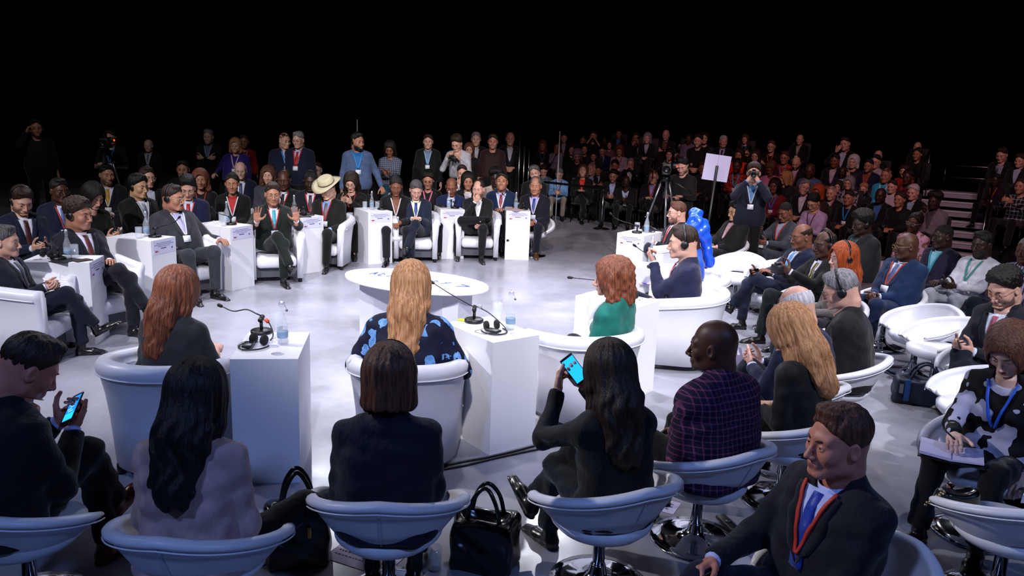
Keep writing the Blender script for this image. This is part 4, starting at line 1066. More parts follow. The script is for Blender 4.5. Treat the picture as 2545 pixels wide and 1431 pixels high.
p8 = person(2088, 722, 'grey haired man with headphones and glasses in black suit', face=-58, hair='neat', hcol='grey', skin='fair', col='#0c0d11', leg='#0d0e12', shirt='#b9c6ee', legs='flat', R='lap', L='lap', lean=4, curl=12, hp=22, hy=-10, phones=True, glasses='#6a3a20', heavy=.5, s=1.06, seat=.33)
swivel(p8, 'white swivel tub chair of the grey haired man with headphones')
p9 = person(2082, 1098, 'man in dark suit with blue tie and red lanyard, lower right', face=246, hair='short', hcol='brown', skin='ruddy', col='#10121c', leg='#12162a', shirt='#b9c2f2', tie='#1634a0', lan='#b02a1c', legs='flat', R=((.16, .36, .14), 'grip', (-.6, -.2, -.8)), L=((.05, .30, .10), 'relax', (0, 0, -1)), lean=-8, curl=6, hy=10, hp=2, badge=False, s=1.04, seat=.33)
swivel(p9, 'white swivel tub chair of the man with the red lanyard in the lower right', off=.04, dx=.10, rz=math.radians(100))
p10 = person(2508, 868, 'woman with brown hair in black and white jacket, writing', face=232, fem=True, hair='long', hcol='brown', skin='pale', top='top', pat='print', col2='#a9a9c4', psc=.30, col='#0c0c10', leg='#0b0b0f', legs='flat', R='write', L=((.20, .16, .02), 'relax', (0, 0, -1)), lean=-2, curl=10, hy=0, hp=36, lan='#1a52c8', badge=False, s=1.08, seat=.33)
swivel(p10, 'white swivel tub chair of the woman in black and white')
p11 = person(2496, 716, 'man with dark curly hair, red glasses and pink tie typing', face=248, hair='curly', hcol='black', skin='fair', col='#121520', leg='#111522', shirt='#cfd8ee', tie='#b0506e', glasses='#7a2418', legs='cross', R='phone', L='phone', lean=-6, curl=12, hy=0, hp=26, beard=1, s=1.08, seat=.33, shoe='#2a1712')
swivel(p11, 'white swivel tub chair of the man with the pink tie')
p12 = person(2552, 622, 'person with grey beard in striped lilac shirt, right edge', face=244, hair='buzz', hcol='grey', skin='dark', top='shirt', col='#a99ac4', pat='stripe', col2='#3a3448', leg='#161a26', lan='#1a8a80', legs='flat', R='phone', L='lap', lean=-12, s=1.04, seat=.33, heavy=.4)
swivel(p12, 'white swivel tub chair at the right edge under the striped shirt')
p13 = person(2441, 607, 'man in white jacket with teal lanyard, hands together', face=246, hair='short', hcol='black', skin='deep', top='shirt', col='#c9c9da', leg='#9a9cab', lan='#1b8a84', beard=1, legs='flat', R='phone', L='phone', lean=-16, curl=10, hp=8, s=1.04, seat=.33, heavy=.4)
swivel(p13, 'white swivel tub chair of the man in the white jacket')
p14 = person(2252, 612, 'bald man with headset and gold glasses in bright navy suit', face=246, hair=None, skin='dark', col='#12284e', leg='#10203e', shirt='#c6cbe8', tie='#4a5a8a', lan='#a83a2c', glasses='#a08a60', phones=False, legs='flat', R='clasp', L='clasp', lean=-14, curl=8, hy=24, s=1.04, seat=.33, heavy=.6)
swivel(p14, 'white swivel tub chair of the man in the bright navy suit')
p15 = person(2342, 588, 'young man in purple suit with turquoise lanyard leaning forward', face=248, hair='buzz', hcol='black', skin='deep', col='#231a38', leg='#1a1628', shirt='#7ab8d0', lan='#1d92a8', badge=False, legs='flat', R='lap', L='rest', lean=-8, hy=16, s=1.02, seat=.33)
p16 = person(2273, 553, 'woman with glasses in pink patterned dress', face=232, fem=True, hair='bun', hcol='black', skin='dark', top='top', col='#c496b8', pat='print', col2='#7a5a50', leg='#a080a0', lan='#1b7a80', badge=False, glasses='#b0b0b8', legs='flat', R='lap', L='lap', lean=-8, hr=-10, s=1.02, seat=.33)
p17 = person(2142, 556, 'large person in charcoal suit with headset, profile left', face=262, fem=False, hair='afro', hcol='black', skin='deep', col='#17191f', leg='#14161c', shirt='#24303a', lan='#1a6a70', badge=False, legs='flat', R='lap', L='lap', lean=-4, curl=10, hp=10, heavy=1.2, s=1.06, seat=.33, phones=True)
p18 = person(2094, 640, 'red haired woman with headphones and pale scarf', face=262, fem=True, hair='long', hcol='red', skin='pale', top='top', col='#57504e', leg='#1a1a20', legs='flat', R='lap', L='lap', lean=-6, hy=0, phones=True, s=1.05, seat=.33)
swivel(p18, 'white swivel tub chair of the red haired woman')
p19 = person(2050, 607, 'bald man with glasses and gold striped tie holding a camera', face=256, hair='bald', hcol='black', skin='dark', col='#111412', leg='#14181a', shirt='#d8d8ee', tie=stripe('#141414', '#b09a60'), glasses='#30302c', legs='flat', R='phonehi', L='phonehi', lean=-14, curl=10, hp=8, phones=True, s=1.04, seat=.33)
swivel(p19, 'white swivel tub chair of the man with the gold striped tie')
p20 = person(1992, 588, 'bald man in navy suit with sky blue tie and glasses', face=258, hair='bald', hcol='dark', skin='brown', col='#141c36', leg='#131a2e', shirt='#d0d6ee', tie='#5a9ad0', glasses='#6a5a48', legs='crossL', R='phone', L='lap', lean=-22, curl=12, hp=8, tache=True, s=1.04, seat=.33)
swivel(p20, 'white swivel tub chair of the man with the sky blue tie')
p21 = person(2022, 503, 'man with black hair and glasses in lavender shirt looking down', face=232, hair='thick', hcol='black', skin='asian', top='shirt', col='#a993bd', leg='#22222e', lan='#5a2038', badge=False, glasses='#201818', legs='flat', R='phone', L='phone', lean=-6, curl=12, hp=30, s=1.01, seat=.33)
swivel(p21, 'white swivel tub chair of the man in the lavender shirt')
p22 = person(1951, 527, 'man in grey suit with orange lanyard checking his phone', face=240, hair='buzz', hcol='black', skin='brown', col='#343a44', leg='#30363e', shirt='#a9bce0', lan='#c23a20', badge=False, legs='flat', R='phonehi', L='phone', lean=-14, curl=10, hp=22, s=1.01, seat=.33)
swivel(p22, 'white swivel tub chair of the man in the grey suit with orange lanyard')
p23 = person(1829, 525, 'man with black hair and glasses in open black jacket, patterned shirt', face=248, hair='thick', hcol='black', skin='asian', col='#121215', leg='#121215', shirt='#c9a4b4', glasses='#201818', legs='flat', R='phone', L='lap', lean=-18, curl=10, hp=10, s=1.01, seat=.33, heavy=.4)
swivel(p23, 'white swivel tub chair of the man in the open black jacket')
# empty swivel chairs
for (x, y, lb, fc) in ((1835, 640, 'empty white swivel tub chair facing the viewer, behind the blue head wrap', 215), (1925, 655, 'second empty white swivel tub chair, partly behind the first', 235), (2290, 770, 'empty white swivel tub chair tilted beside the bright navy suit', 250), (2340, 800, 'empty white swivel tub chair left of the pink tie man', 262), (2440, 930, 'empty white swivel tub chair under the writing woman’s elbow', 262), (2500, 1000, 'empty white swivel tub chair beside the writing woman', 268), (2515, 1250, 'white swivel tub chair holding a small black handbag, lower right edge', 350)):
    q = at(x, y, .62 if y < 1200 else .50); swivel(None, lb.replace('’', "'"), p=(q[0], q[1], 0), rz=-math.radians(fc))

# ------------------------------------------------------------------ second row behind the rear armchairs (left half)
def sec(px, py, label, dep, **k):
    kk = dict(face=150, seat=.33); kk.update(k); return person(px, py, label, dep=dep, **kk)
DK, NV, BK = '#0f1015', '#131a30', '#0b0b0e'
S2 = [
 (54, 498, 'bearded man with headphones and burgundy tie typing on a phone, left edge', 8.3, dict(face=128, phones=True, skin='fair', beard=1, col='#131c36', leg='#10182c', shirt='#dcdcf4', tie='#4a141c', R='phone', L='phone', hp=28, legs='cross', hair='neat', lean=-6)),
 (148, 474, 'man with glasses and lanyard in navy suit beside the white chair back', 9.5, dict(face=140, skin='dark', hair='short', hcol='black', col='#111a34', shirt='#d0d4f0', tie='#4a5a9a', lan='#b0303a', glasses='#3a3028', R='lap', L='lap', hy=-14, tache=True)),
 (232, 487, 'woman with black scarf over hair looking down at a tablet', 8.7, dict(face=118, fem=True, skin='fair', hair='long', hcol='black', top='top', col='#0c0c0e', leg=BK, R='phone', L='phone', hp=30, lean=0)),
 (266, 434, 'man with bright yellow tie in dark suit', 10.2, dict(face=158, skin='olive', hair='short', hcol='black', col='#12131c', shirt='#d4d6ee', tie='#c09020', lan='#c8c8d8', beard=1, hy=-22)),
 (345, 464, 'black haired man with headphones and white lanyard, profile right', 9.4, dict(face=122, skin='asian', hair='thick', hcol='black', col='#101214', shirt='#dfe0f0', tie='#8a93a8', lan='#c8c4d8', phones=True, R='phone', L='lap', hy=-8)),
 (366, 441, 'man with rimless glasses partly hidden behind black haired man', 10.6, dict(face=130, skin='fair', hair='short', hcol='dark', col='#0f1014', shirt='#c0c4e0', glasses='#9a9a9a')),
 (466, 466, 'man with headphones and bright red tie looking down', 10.0, dict(face=160, skin='fair', hair='thick', hcol='black', col='#141a3c', shirt='#c8d0f4', tie='#a81c1c', lan='#b03030', phones=True, hp=26)),
 (455, 421, 'dark haired man peering from behind the man with red tie', 11.4, dict(face=166, skin='tan', hair='short', hcol='dark', col='#0f1014')),
 (498, 446, 'woman with auburn hair and red scarf in the second row', 11.2, dict(face=160, fem=True, skin='tan', hair='wavy', hcol='chestnut', top='top', col='#15101a', lan='#b0301a', badge=False)),
 (577, 456, 'woman in black blazer over a red top with white lanyard', 11.0, dict(face=165, fem=True, skin='tan', hair='bun', hcol='black', col='#0d0d11', shirt='#b01c20', lan='#d0d0e0', leg=BK, R='lap', L='lap')),
 (598, 424, 'white haired man with glasses in navy suit and dotted tie', 12.3, dict(face=165, skin='pale', hair='bald', hcol='white', col='#10152c', shirt='#dcdcf0', tie=('#101a44', 'check', '#4a5a9a'), glasses='#a0a0a0', tache=True)),
 (667, 436, 'woman with wavy light brown hair in grey blazer', 11.7, dict(face=172, fem=True, skin='fair', hair='wavy', hcol='brown', col='#3c3e48', shirt='#cf9fae')),
 (706, 447, 'heavy bald man in black suit with red lanyard', 11.2, dict(face=176, skin='dark', hair='bald', hcol='black', col='#0d0d11', shirt='#ccd0e4', tie='#1c1c22', lan='#a82020', heavy=1.0, phones=True, hp=10)),
 (772, 450, 'man in dark suit with red lanyard and headset, glass on the table before him', 11.8, dict(face=172, skin='deep', hair='buzz', hcol='black', col='#10131f', shirt='#e0d4e4', tie='#2c3038', lan='#c03048', phones=True, R='write', L='lap', hp=12)),
 (786, 422, 'man with glasses half hidden behind the man with the headset', 13.2, dict(face=176, skin='fair', hair='short', hcol='dark', col='#0c0d12', glasses='#2a2020')),
 (873, 452, 'young woman with very long hair typing on a pink phone', 12.2, dict(face=180, fem=True, skin='fair', hair='long', hcol='dark', top='top', col='#0c0c0f', leg=BK, R='phonehi', L='phonehi', hp=26, glasses='#6a6060', lan='#8c2418')),
 (963, 428, 'bald bearded man with glasses and pink striped shirt in black jacket', 12.6, dict(face=165, skin='dark', hair='buzz', hcol='black', col='#0e0f14', shirt='#d8a8bc', glasses='#2a2a2e', beard=1, heavy=.8, hy=-18)),
 (984, 462, 'young woman with tied black hair and white lanyard looking down', 12.0, dict(face=170, fem=True, skin='brown', hair='bun', hcol='black', top='suit', col='#0c0c10', shirt='#7a4c39', lan='#d8c8d0', hp=20)),
 (1064, 447, 'woman with red glasses and natural hair looking at her phone', 12.7, dict(face=178, fem=True, skin='tan', hair='updo', hcol='black', top='top', col='#0b0b0e', lan='#c86a8a', R='phone', L='phone', glasses='#5a1c24', hp=18)),
 (1122, 464, 'bald man in royal navy suit with pocket square looking down', 12.6, dict(face=180, skin='brown', hair='bald', hcol='black', col='#12204c', shirt='#bcc6f4', tie='#1c2430', lan=None, R='lap', L='lap', hp=24)),
 (1149, 430, 'man in white shirt holding hand against cheek', 13.6, dict(face=176, skin='fair', hair='short', hcol='dark', top='shirt', col='#c8cad8', beard=1, R='chin', L='lap', hr=8)),
 (1163, 450, 'woman with grey head scarf over black hair and white blouse', 13.0, dict(face=172, fem=True, skin='tan', hair='long', hcol='black', col='#0f0f12', shirt='#d2cfda', hp=8)),
 (1232, 442, 'man in cream pullover behind the man in teal navy suit', 13.6, dict(face=180, skin='deep', hair='afro', hcol='black', top='top', col='#b4a9a4', hp=14)),
 (1247, 452, 'dark haired man in teal navy suit with brick red tie, mouth open', 12.8, dict(face=182, skin='tan', hair='neat', hcol='black', col='#12284a', shirt='#a9b8ee', tie='#8a2a2e', lan='#d4d4dc', badge=False, hp=-8, legs='cross')),
 (1329, 432, 'man with curly grey hair and glasses tilting his head, dark jacket', 13.7, dict(face=190, skin='fair', hair='curly', hcol='saltpepper', col='#0e0f12', shirt='#c4c8e4', tie='#9a3040', glasses='#8a8a8a', hr=14, hp=-4)),
 (1331, 462, 'balding man with blue tie and lilac shirt at the end of the row', 12.9, dict(face=190, skin='tan', hair='receding', hcol='saltpepper', col='#0e1120', shirt='#b0a8e4', tie='#123a86', lan='#c8c0d8', legs='tuck', leg='#0f1220', shoe='#4a2c18', R='lap', L='lap')),
]
for px, py, lb, dep, k in S2:
    i = sec(px, py, lb, dep, **k)
    swivel(i, 'white chair of the '+' '.join(lb.replace(',', '').split()[:11]))

# ------------------------------------------------------------------ standing people at the back
def std(px, py, label, dep, **k):
    kk = dict(face=170, stand=True, R='side', L='side', leg=BK); kk.update(k); return person(px, py, label, dep=dep, **kk)
sp = {}
for key, px, py, lb, dep, k in [
 ('guard', 90, 318, 'bearded guard in black standing with hand at his ear', 13.6, dict(face=150, skin='tan', hair='short', hcol='black', top='top', col='#09090b', R='ear', beard=1, hy=-6)),
 ('camop', 274, 343, 'camera operator in black t-shirt behind the tripod camera', 13.8, dict(face=170, skin='fair', hair='short', hcol='dark', top='top', col='#0a0b10', sleeve=.45, R=((.12, .26, .20), 'grip', (0, -.5, -1)), L=((.16, .30, .16), 'grip', (0, -.5, -1)), lan='#1f7fd0')),
 ('', 369, 362, 'white haired man in dark suit standing alone in the dark', 15.5, dict(face=172, skin='pale', hair='bald', hcol='white', col=DK, shirt='#b9bcd0', tie='#70748c', lan='#c0c4d8', R='front', L='front')),
 ('', 518, 340, 'grey bearded man in dark suit standing in the shadows', 15.5, dict(face=175, skin='fair', hair='short', hcol='grey', col='#0d101c', shirt='#5a6a8a', beard=1, R='cross', L='cross', lan='#8a90b0')),
 ('', 585, 362, 'blond woman in purple cardigan standing with lanyard', 14.2, dict(face=172, fem=True, skin='fair', hair='bob', hcol='blonde', top='top', col='#281668', lan='#c8a8c0', R=((.34, .14, .10), 'relax', (0, 0, -1)), L='side', heavy=1.0)),
 ('', 607, 352, 'woman in red top behind the woman in purple', 15.6, dict(face=170, fem=True, skin='tan', hair='short', hcol='brown', top='top', col='#8a1410', lan='#9a8a90')),
 ('', 708, 350, 'heavy man in navy suit with blue lanyard, turned to his neighbour', 14.0, dict(face=158, skin='fair', hair='buzz', hcol='dark', col='#10152c', shirt='#b0c0ee', lan='#1f7fc8', heavy=.9, hy=-24, hp=8)),
 ('', 742, 348, 'grey haired man in navy suit with red tie standing', 13.9, dict(face=182, skin='fair', hair='short', hcol='grey', col='#10142c', shirt='#b8c4f0', tie='#a01c1c', lan='#b02020', glasses='#3a3030', heavy=.6, hy=14, hp=10)),
 ('greysuit', 889, 352, 'bearded man in light grey-blue suit leaning a hand on a post', 13.4, dict(face=166, skin='tan', hair='short', hcol='black', col='#4a5a80', shirt='#1c5a9a', lan='#1f7fc8', beard=2, L=((.36, .10, -.06), 'grip', (0, 0, -1)), phones=True, hy=-34)),
 ('', 969, 370, 'long haired woman in checked shirt typing on phone, standing', 14.2, dict(face=180, fem=True, skin='brown', hair='long', hcol='black', top='top', col='#20242e', pat='check', col2='#6a7086', R='phone', L='phone', leg='#1c4a5c', hp=24)),
 ('', 1064, 352, 'man in black suit with pale lanyard, standing in the dark', 15.8, dict(face=176, skin='fair', hair='short', hcol='dark', col='#0a0b10', shirt='#6a7ea4', lan='#7fb0c8', s=.93)),
 ('photog', 1135, 356, 'photographer in white shirt bending over his camera', 15.0, dict(face=196, skin='fair', hair='curly', hcol='dark', top='shirt', col='#a8a9b4', R=((.12, .34, .34), 'grip', (0, -.5, -1)), L=((.10, .34, .30), 'grip', (0, -.5, -1)), lean=22, hp=30)),
 ('', 1166, 372, 'brown haired woman in black coat with red scarf, standing', 16.0, dict(face=178, fem=True, skin='fair', hair='long', hcol='brown', top='top', col='#12090c')),
 ('', 1183, 346, 'thin man in black blazer standing left of the hand rails', 16.8, dict(face=176, skin='fair', hair='short', hcol='grey', col='#0a0a0d', shirt='#a8aab8')),
 ('', 1225, 352, 'man in dark maroon jacket standing in the dark', 16.0, dict(face=180, skin='tan', hair='short', hcol='dark', top='top', col='#220c10')),
 ('', 1268, 345, 'bald man in black pullover with white collar holding papers', 15.6, dict(face=178, skin='fair', hair='bald', hcol='grey', top='coat', col='#0c0c10', shirt='#b4b6c4', R='front', L='front')),
]:
    i = std(px, py, lb, dep, **k)
    if key: sp[key] = i

# ------------------------------------------------------------------ audience on the floor in front of the stands and on the tiers
blackchair_n = [0]
def audience_chair():
    root = thing('audience_chair', 'black audience chair in the stands', 'chair', group='black chairs in the dark stands')
    obj('seat', box(-.22, .22, -.2, .24, .39, .44, .02), mat('#0a0a0c', .7), root); obj('backrest', box(-.22, .22, -.25, -.21, .45, .84, .02), mat('#0a0a0c', .7), root)
    obj('frame', join(*[tube([(x, y, 0), (x, y, .40)], .012, 6) for x in (-.2, .2) for y in (-.2, .2)], tube([(-.2, -.2, .38), (.2, -.2, .38), (.2, .2, .38), (-.2, .2, .38), (-.2, -.2, .38)], .012, 6)), mat('#303036', .4, metal=1), root); return root
bc0 = audience_chair()
CROWD_AT = []
def crowd(px, py, label, k=None, **kw):
    """seat (or stand) the figure on the tier where its head lands at this pixel"""
    up = kw.pop('up', False); eh = 1.0 if not up else 1.55; best = None
    A_ = at(px, py, 0); d = A_-np.array([0, 0, CAMH])
    for t in range(0, NT+1):
      for sh_ in (0, -.2, .2, -.32):
        want = GD*(t-.45)+sh_; q = (want-(np.array([0, 0, 0.0])-GO)@GN)/(d@GN)   # along the sight line to this tier
        X = np.array([0, 0, CAMH])+d*q
        e = abs((X[2]-GH*t)/eh-1)+abs(sh_)*.1
        for c_ in CROWD_AT: e += 1.2*max(0, .46-math.hypot(X[0]-c_[0], X[1]-c_[1]))
        if best is None or e < best[0]: best = (e, t, X)
    e, t, X = best; CROWD_AT.append(X); zc = min(max(X[2]-GH*t, .84*eh), 1.14*eh)
    W = X
    if abs(zc-(X[2]-GH*t)) > 1e-6:
        if GH*t+zc < CAMH-.1: W = at(px, py, GH*t+zc)
    kk = dict(face=math.degrees(math.atan2(RC[0]-W[0], RC[1]-W[1])) % 360, seat=.33, R='lap', L='lap', lod=2 if W[1] > 12.5 else 1, floor=GH*t, leg=BK, lean=-6, hp=6)
    if up: kk.update(stand=True, R='cross', L='cross')
    kk.update(kw); i = person(px, py, label, dep=float(W[1]), **kk)
    if not up: put(bc0 if blackchair_n[0] == 0 else copy_tree(bc0), i['loc'], i['r']); blackchair_n[0] += 1
    return i
T_ = lambda c, **k: dict(top='top', col=c, **k)
W_ = lambda **k: dict(fem=True, **k)
A_ = [
 (1390, 432, 'grey haired man in pale blue shirt looking down, front row of the stand', 0, dict(top='shirt', col='#6a9ad0', skin='fair', hair='short', hcol='grey', leg='#7a7068', lan='#8a2a2a', hp=28, R='phone', L='phone')),
 (1351, 424, 'man in grey-green shirt behind the belt barrier, head bowed', 0, dict(top='shirt', col='#4a5a66', skin='fair', hair='short', hcol='dark', lan='#1c6ab0', hp=30)),
 (1449, 425, 'woman in black coat with flame orange scarf, chin raised', 0, W_(skin='fair', hair='bob', hcol='brown', col='#0c0b0d', shirt='#e02c10', vneck=.5, hp=-12, legs='cross')),
 (1487, 424, 'man in dark suit and blue tie with folded arms', 0, dict(skin='tan', hair='short', hcol='black', col='#0e1120', shirt='#9aa8d8', tie='#0c1a40', R='cross', L='cross')),
 (1524, 437, 'man with short black beard and pale shirt holding a phone', 0, dict(skin='tan', hair='short', hcol='black', col='#0d0e14', shirt='#a4b4e0', beard=1, R='phone', L='phone', hp=14)),
 (1556, 452, 'bald man bending over a phone with white lanyard', 0, dict(skin='deep', hair=None, col='#0d0e14', shirt='#9fb6d8', lan='#c0c8dc', lean=14, hp=34, R='phone', L='phone')),
 (1624, 440, 'man with dark glasses and red lanyard, legs crossed', 0, dict(skin='fair', hair='buzz', hcol='dark', col='#101220', shirt='#8a98d0', lan='#a02030', glasses='#101010', legs='cross', lean=-16)),
 (1612, 420, 'man with round glasses and side parted hair', 1, dict(skin='fair', hair='neat', hcol='brown', col='#0d0e16', glasses='#181210', tie='#0a0a12')),
 (1572, 430, 'woman with dark hair in maroon top, second row', 0, W_(skin='fair', hair='long', hcol='dark', top='top', col='#1c0c12')),
 (1470, 420, 'balding man turned sideways behind the orange scarf', 1, dict(skin='fair', hair='buzz', hcol='grey', col='#0f1014', shirt='#8aa0d0', hy=30)),
 (1528, 412, 'man with black hair beside the aisle of the stand', 1, dict(skin='tan', hair='thick', hcol='black', col='#0d0e12')),
 (1568, 408, 'grey haired photographer with raised camera', 1, dict(skin='fair', hair='short', hcol='grey', col='#14141a', R='camera', L='camera')),
 (1349, 362, 'woman with long auburn hair holding a blue bag', 2, W_(skin='tan', hair='long', hcol='chestnut', top='top', col='#141013', lan='#2a6a9a')),
 (1386, 366, 'woman in pale grey pullover, hand at her chin', 2, W_(skin='tan', hair='pony', hcol='dark', top='top', col='#8a90aa', R='chin')),
 (1402, 343, 'man in black with open laptop glow at the railing', 3, dict(skin='fair', hair='short', hcol='dark', top='coat', col='#0b0b0e', shirt='#a0a4b4')),
 (1449, 350, 'bearded bald man in dark grey jacket, upper row', 3, dict(skin='tan', hair='buzz', hcol='black', top='top', col='#14161c', beard=1)),
 (1421, 372, 'girl with dark hair and glasses in the middle row', 2, W_(skin='fair', hair='long', hcol='dark', top='top', col='#121014')),
 (1435, 386, 'grey haired woman writing in a red notebook', 1, W_(skin='fair', hair='bob', hcol='grey', top='top', col='#16161c', hp=24)),
 (1453, 370, 'long haired woman in dark red cardigan', 2, W_(skin='fair', hair='long', hcol='black', top='top', col='#2c0c12')),
 (1475, 389, 'smiling woman with pulled back hair and red lanyard', 1, W_(skin='fair', hair='bun', hcol='dark', top='top', col='#0e0e14', lan='#a02020')),
 (1497, 374, 'man in royal blue suit and patterned tie, head bowed', 1, dict(skin='fair', hair='neat', hcol='dark', col='#101c4c', shirt='#a8b8ec', tie='#2a4a8a', hp=24)),
 (1515, 360, 'woman in striped red-grey jumper with dark hair', 2, W_(skin='fair', hair='long', hcol='dark', top='top', col='#5a2a2e', pat='stripe', col2='#8a7a80')),
 (1540, 374, 'woman with headphones in pale cardigan', 1, W_(skin='fair', hair='wavy', hcol='chestnut', top='top', col='#a8a2b8', lan='#a02030', phones=True, hp=20)),
 (1538, 332, 'man in blue shirt at the very top, face in shadow', 4, dict(skin='tan', hair='short', hcol='dark', col='#0c0e18', shirt='#3a6ac0')),
 (1502, 350, 'man in black suit and white shirt, second from top row', 3, dict(skin='dark', hair='short', hcol='black', col='#0a0a0d', shirt='#9aa0b0')),
 (1475, 338, 'woman with arms raised filming from the top row', 4, W_(skin='fair', hair='short', hcol='dark', top='top', col='#120d10', sleeve=.4, R='camera', L='camera')),
 (1581, 343, 'man with hand at mouth, top row', 3, dict(skin='tan', hair='short', hcol='dark', top='top', col='#0e0e12', R='chin')),
 (1592, 351, 'man in loosened striped tie and pale shirt', 3, dict(skin='fair', hair='short', hcol='dark', col='#0c0d12', shirt='#b8bce0', tie='#1a1c28')),
 (1609, 343, 'grey haired woman in dark blazer, upper row', 3, W_(skin='fair', hair='bob', hcol='grey', col='#0c0d12', shirt='#a4aac0')),
 (1655, 336, 'bald man in olive jacket and tan shirt, top row', 3, dict(skin='fair', hair='bald', hcol='grey', col='#1a1a14', shirt='#6a4c38', heavy=.5, up=True)),
 (1664, 384, 'woman with long black hair filming with a small camera', 1, W_(skin='fair', hair='long', hcol='black', top='top', col='#0e0e12', R='phonehi', L='phonehi')),
 (1692, 370, 'man in white and green robe with white cap', 1, dict(skin='dark', hair='short', hcol='white', top='top', col='#a9b4ba', hp=2)),
 (1709, 362, 'grey haired woman in red-white shirt with hand at face', 2, W_(skin='fair', hair='bob', hcol='grey', top='top', col='#6a3a38', R='cheek')),
 (1712, 345, 'woman in lilac top, upper row right of the olive jacket', 3, W_(skin='dark', hair='bun', hcol='black', top='top', col='#6a5a78')),
 (1735, 350, 'bearded man in black turtleneck standing with folded hands', 2, dict(skin='fair', hair='thick', hcol='black', top='top', col='#09090c', up=True, beard=1, R='front', L='front')),
 (1752, 343, 'long haired woman in black standing beside turtleneck man', 3, W_(skin='pale', hair='long', hcol='black', top='top', col='#0b0b0f', pat='print', col2='#3a3a44')),
 (1709, 398, 'man with dark curly hair, below the robed man', 1, dict(skin='tan', hair='curly', hcol='black', top='top', col='#10141c')),
 (1720, 410, 'woman with dark bun smiling beside camera operator', 0, W_(skin='fair', hair='bun', hcol='dark', top='top', col='#14202a')),
 (1746, 418, 'curly haired person partly hidden by the white placard', 0, W_(skin='brown', hair='curly', hcol='dark', top='top', col='#14141a')),
 (1798, 352, 'white haired man in suit and blue tie above the placard', 3, dict(skin='fair', hair='short', hcol='white', col='#0c1020', shirt='#a9b4e8', tie='#14204a', up=False, hy=-28)),
 (1852, 346, 'young woman in black sleeveless top with crossed arms', 3, W_(skin='fair', hair='long', hcol='brown', top='top', col='#0b0b0f', sleeve=.3, R='cross', L='cross', lan='#3a8ac8')),
 (1837, 385, 'woman in bright orange cardigan with arms folded', 1, W_(skin='tan', hair='bob', hcol='dark', top='top', col='#e02c0c', lan='#8aa0c0')),
 (1832, 412, 'woman in orange and black patterned dress with blue lanyard', 0, W_(skin='dark', hair='bun', hcol='black', top='top', col='#a0301c', pat='print', col2='#20242c', lan='#3a9ad8')),
 (1878, 388, 'woman with short dark hair and glasses, black jacket', 1, W_(skin='fair', hair='bob', hcol='dark', col='#0c0c10', shirt='#a0a4b8', glasses='#202024')),
 (1892, 405, 'girl in blue-grey top beside the photographer', 1, W_(skin='fair', hair='bun', hcol='dark', top='top', col='#4a5a7c')),
 (1917, 364, 'young person with glasses and orange lanyard leaning forward', 2, dict(skin='fair', hair='short', hcol='brown', top='top', col='#0c0c10', sleeve=.4, lan='#c03a20', glasses='#6a5a50', lean=8)),
 (1916, 418, 'woman in pink top with long brown hair, head bowed', 0, W_(skin='brown', hair='long', hcol='brown', top='top', col='#b46a94', hp=30)),
 (1950, 392, 'person with glasses in red patterned jumper, blue lanyard', 1, dict(skin='tan', hair='short', hcol='brown', top='top', col='#7a1c18', pat='print', col2='#b03a2c', lan='#4a7ac0', glasses='#303030')),
 (1988, 347, 'heavy man in black pullover with badge, hands folded', 3, dict(skin='fair', hair='bald', hcol='dark', top='coat', col='#0a0a0e', shirt='#b0a890', lan='#303040', heavy=.8)),
 (1979, 405, 'bald bearded man looking at phone in dark jacket', 1, dict(skin='fair', hair=None, col='#0e101c', shirt='#a8a8c0', beard=2, hcol='black', lan='#a02030', hp=28, R='phone', L='phone')),
 (2013, 424, 'bald man with beard and blue lanyard in grey shirt', 0, dict(skin='dark', hair=None, top='shirt', col='#4a5a78', beard=1, hcol='black', lan='#2a90d0', hp=14)),
 (1925, 462, 'woman with long black hair in crimson top with blue lanyard', 0, W_(skin='brown', hair='long', hcol='black', top='top', col='#6a1422', lan='#2a70d0')),
 (1952, 442, 'blond woman turned away talking, dark dotted dress', 0, W_(skin='fair', hair='wavy', hcol='blonde', top='top', col='#141c22', hy=50)),
 (2000, 465, 'grey haired man with glasses leaning sideways', 0, dict(skin='fair', hair='short', hcol='grey', col='#10121a', glasses='#3a3a3a', hr=-12, hy=-30)),
 (2032, 478, 'person with orange head scarf', 0, W_(skin='brown', hair='bob', hcol='red', top='top', col='#2a1418')),
 (2066, 480, 'man with red lanyard and pale shirt, grey short hair', 0, dict(skin='fair', hair='buzz', hcol='grey', col='#101018', shirt='#b0b0c4', lan='#a82838')),
 (2084, 464, 'dark haired woman behind the man with the red lanyard', 1, W_(skin='fair', hair='long', hcol='dark', top='top', col='#0e0e14')),
 (2110, 455, 'grey haired woman with glasses in dotted blouse', 1, W_(skin='fair', hair='bob', hcol='grey', top='top', col='#8a8a98', pat='print', col2='#14141c', glasses='#2a2a30')),
 (2146, 470, 'woman with curly light hair, glasses and blue lanyard', 0, W_(skin='fair', hair='curly', hcol='blonde', top='top', col='#12141c', lan='#1a8ac8', glasses='#4a4a50')),
 (2075, 400, 'young man in dark navy suit with white shirt, upper rows', 2, dict(skin='brown', hair='short', hcol='black', col='#0d1222', shirt='#b0a4bc')),
 (2094, 428, 'bald man in navy suit smiling', 1, dict(skin='deep', hair=None, col='#101834', shirt='#9ab0dc')),
 (2100, 358, 'man leaning head on hand in dark jacket, top row', 4, dict(skin='fair', hair='short', hcol='dark', col='#101612', shirt='#a9b4dc', R='cheek', hr=10)),
 (2121, 402, 'white haired person holding up a device', 2, dict(skin='fair', hair='bob', hcol='white', top='top', col='#14141c', R='phonehi', L='phonehi')),
 (2159, 412, 'man in navy jacket with red lanyard, mouth covered', 1, dict(skin='tan', hair='short', hcol='black', col='#101838', shirt='#7a3a30', lan='#a83828', beard=1)),
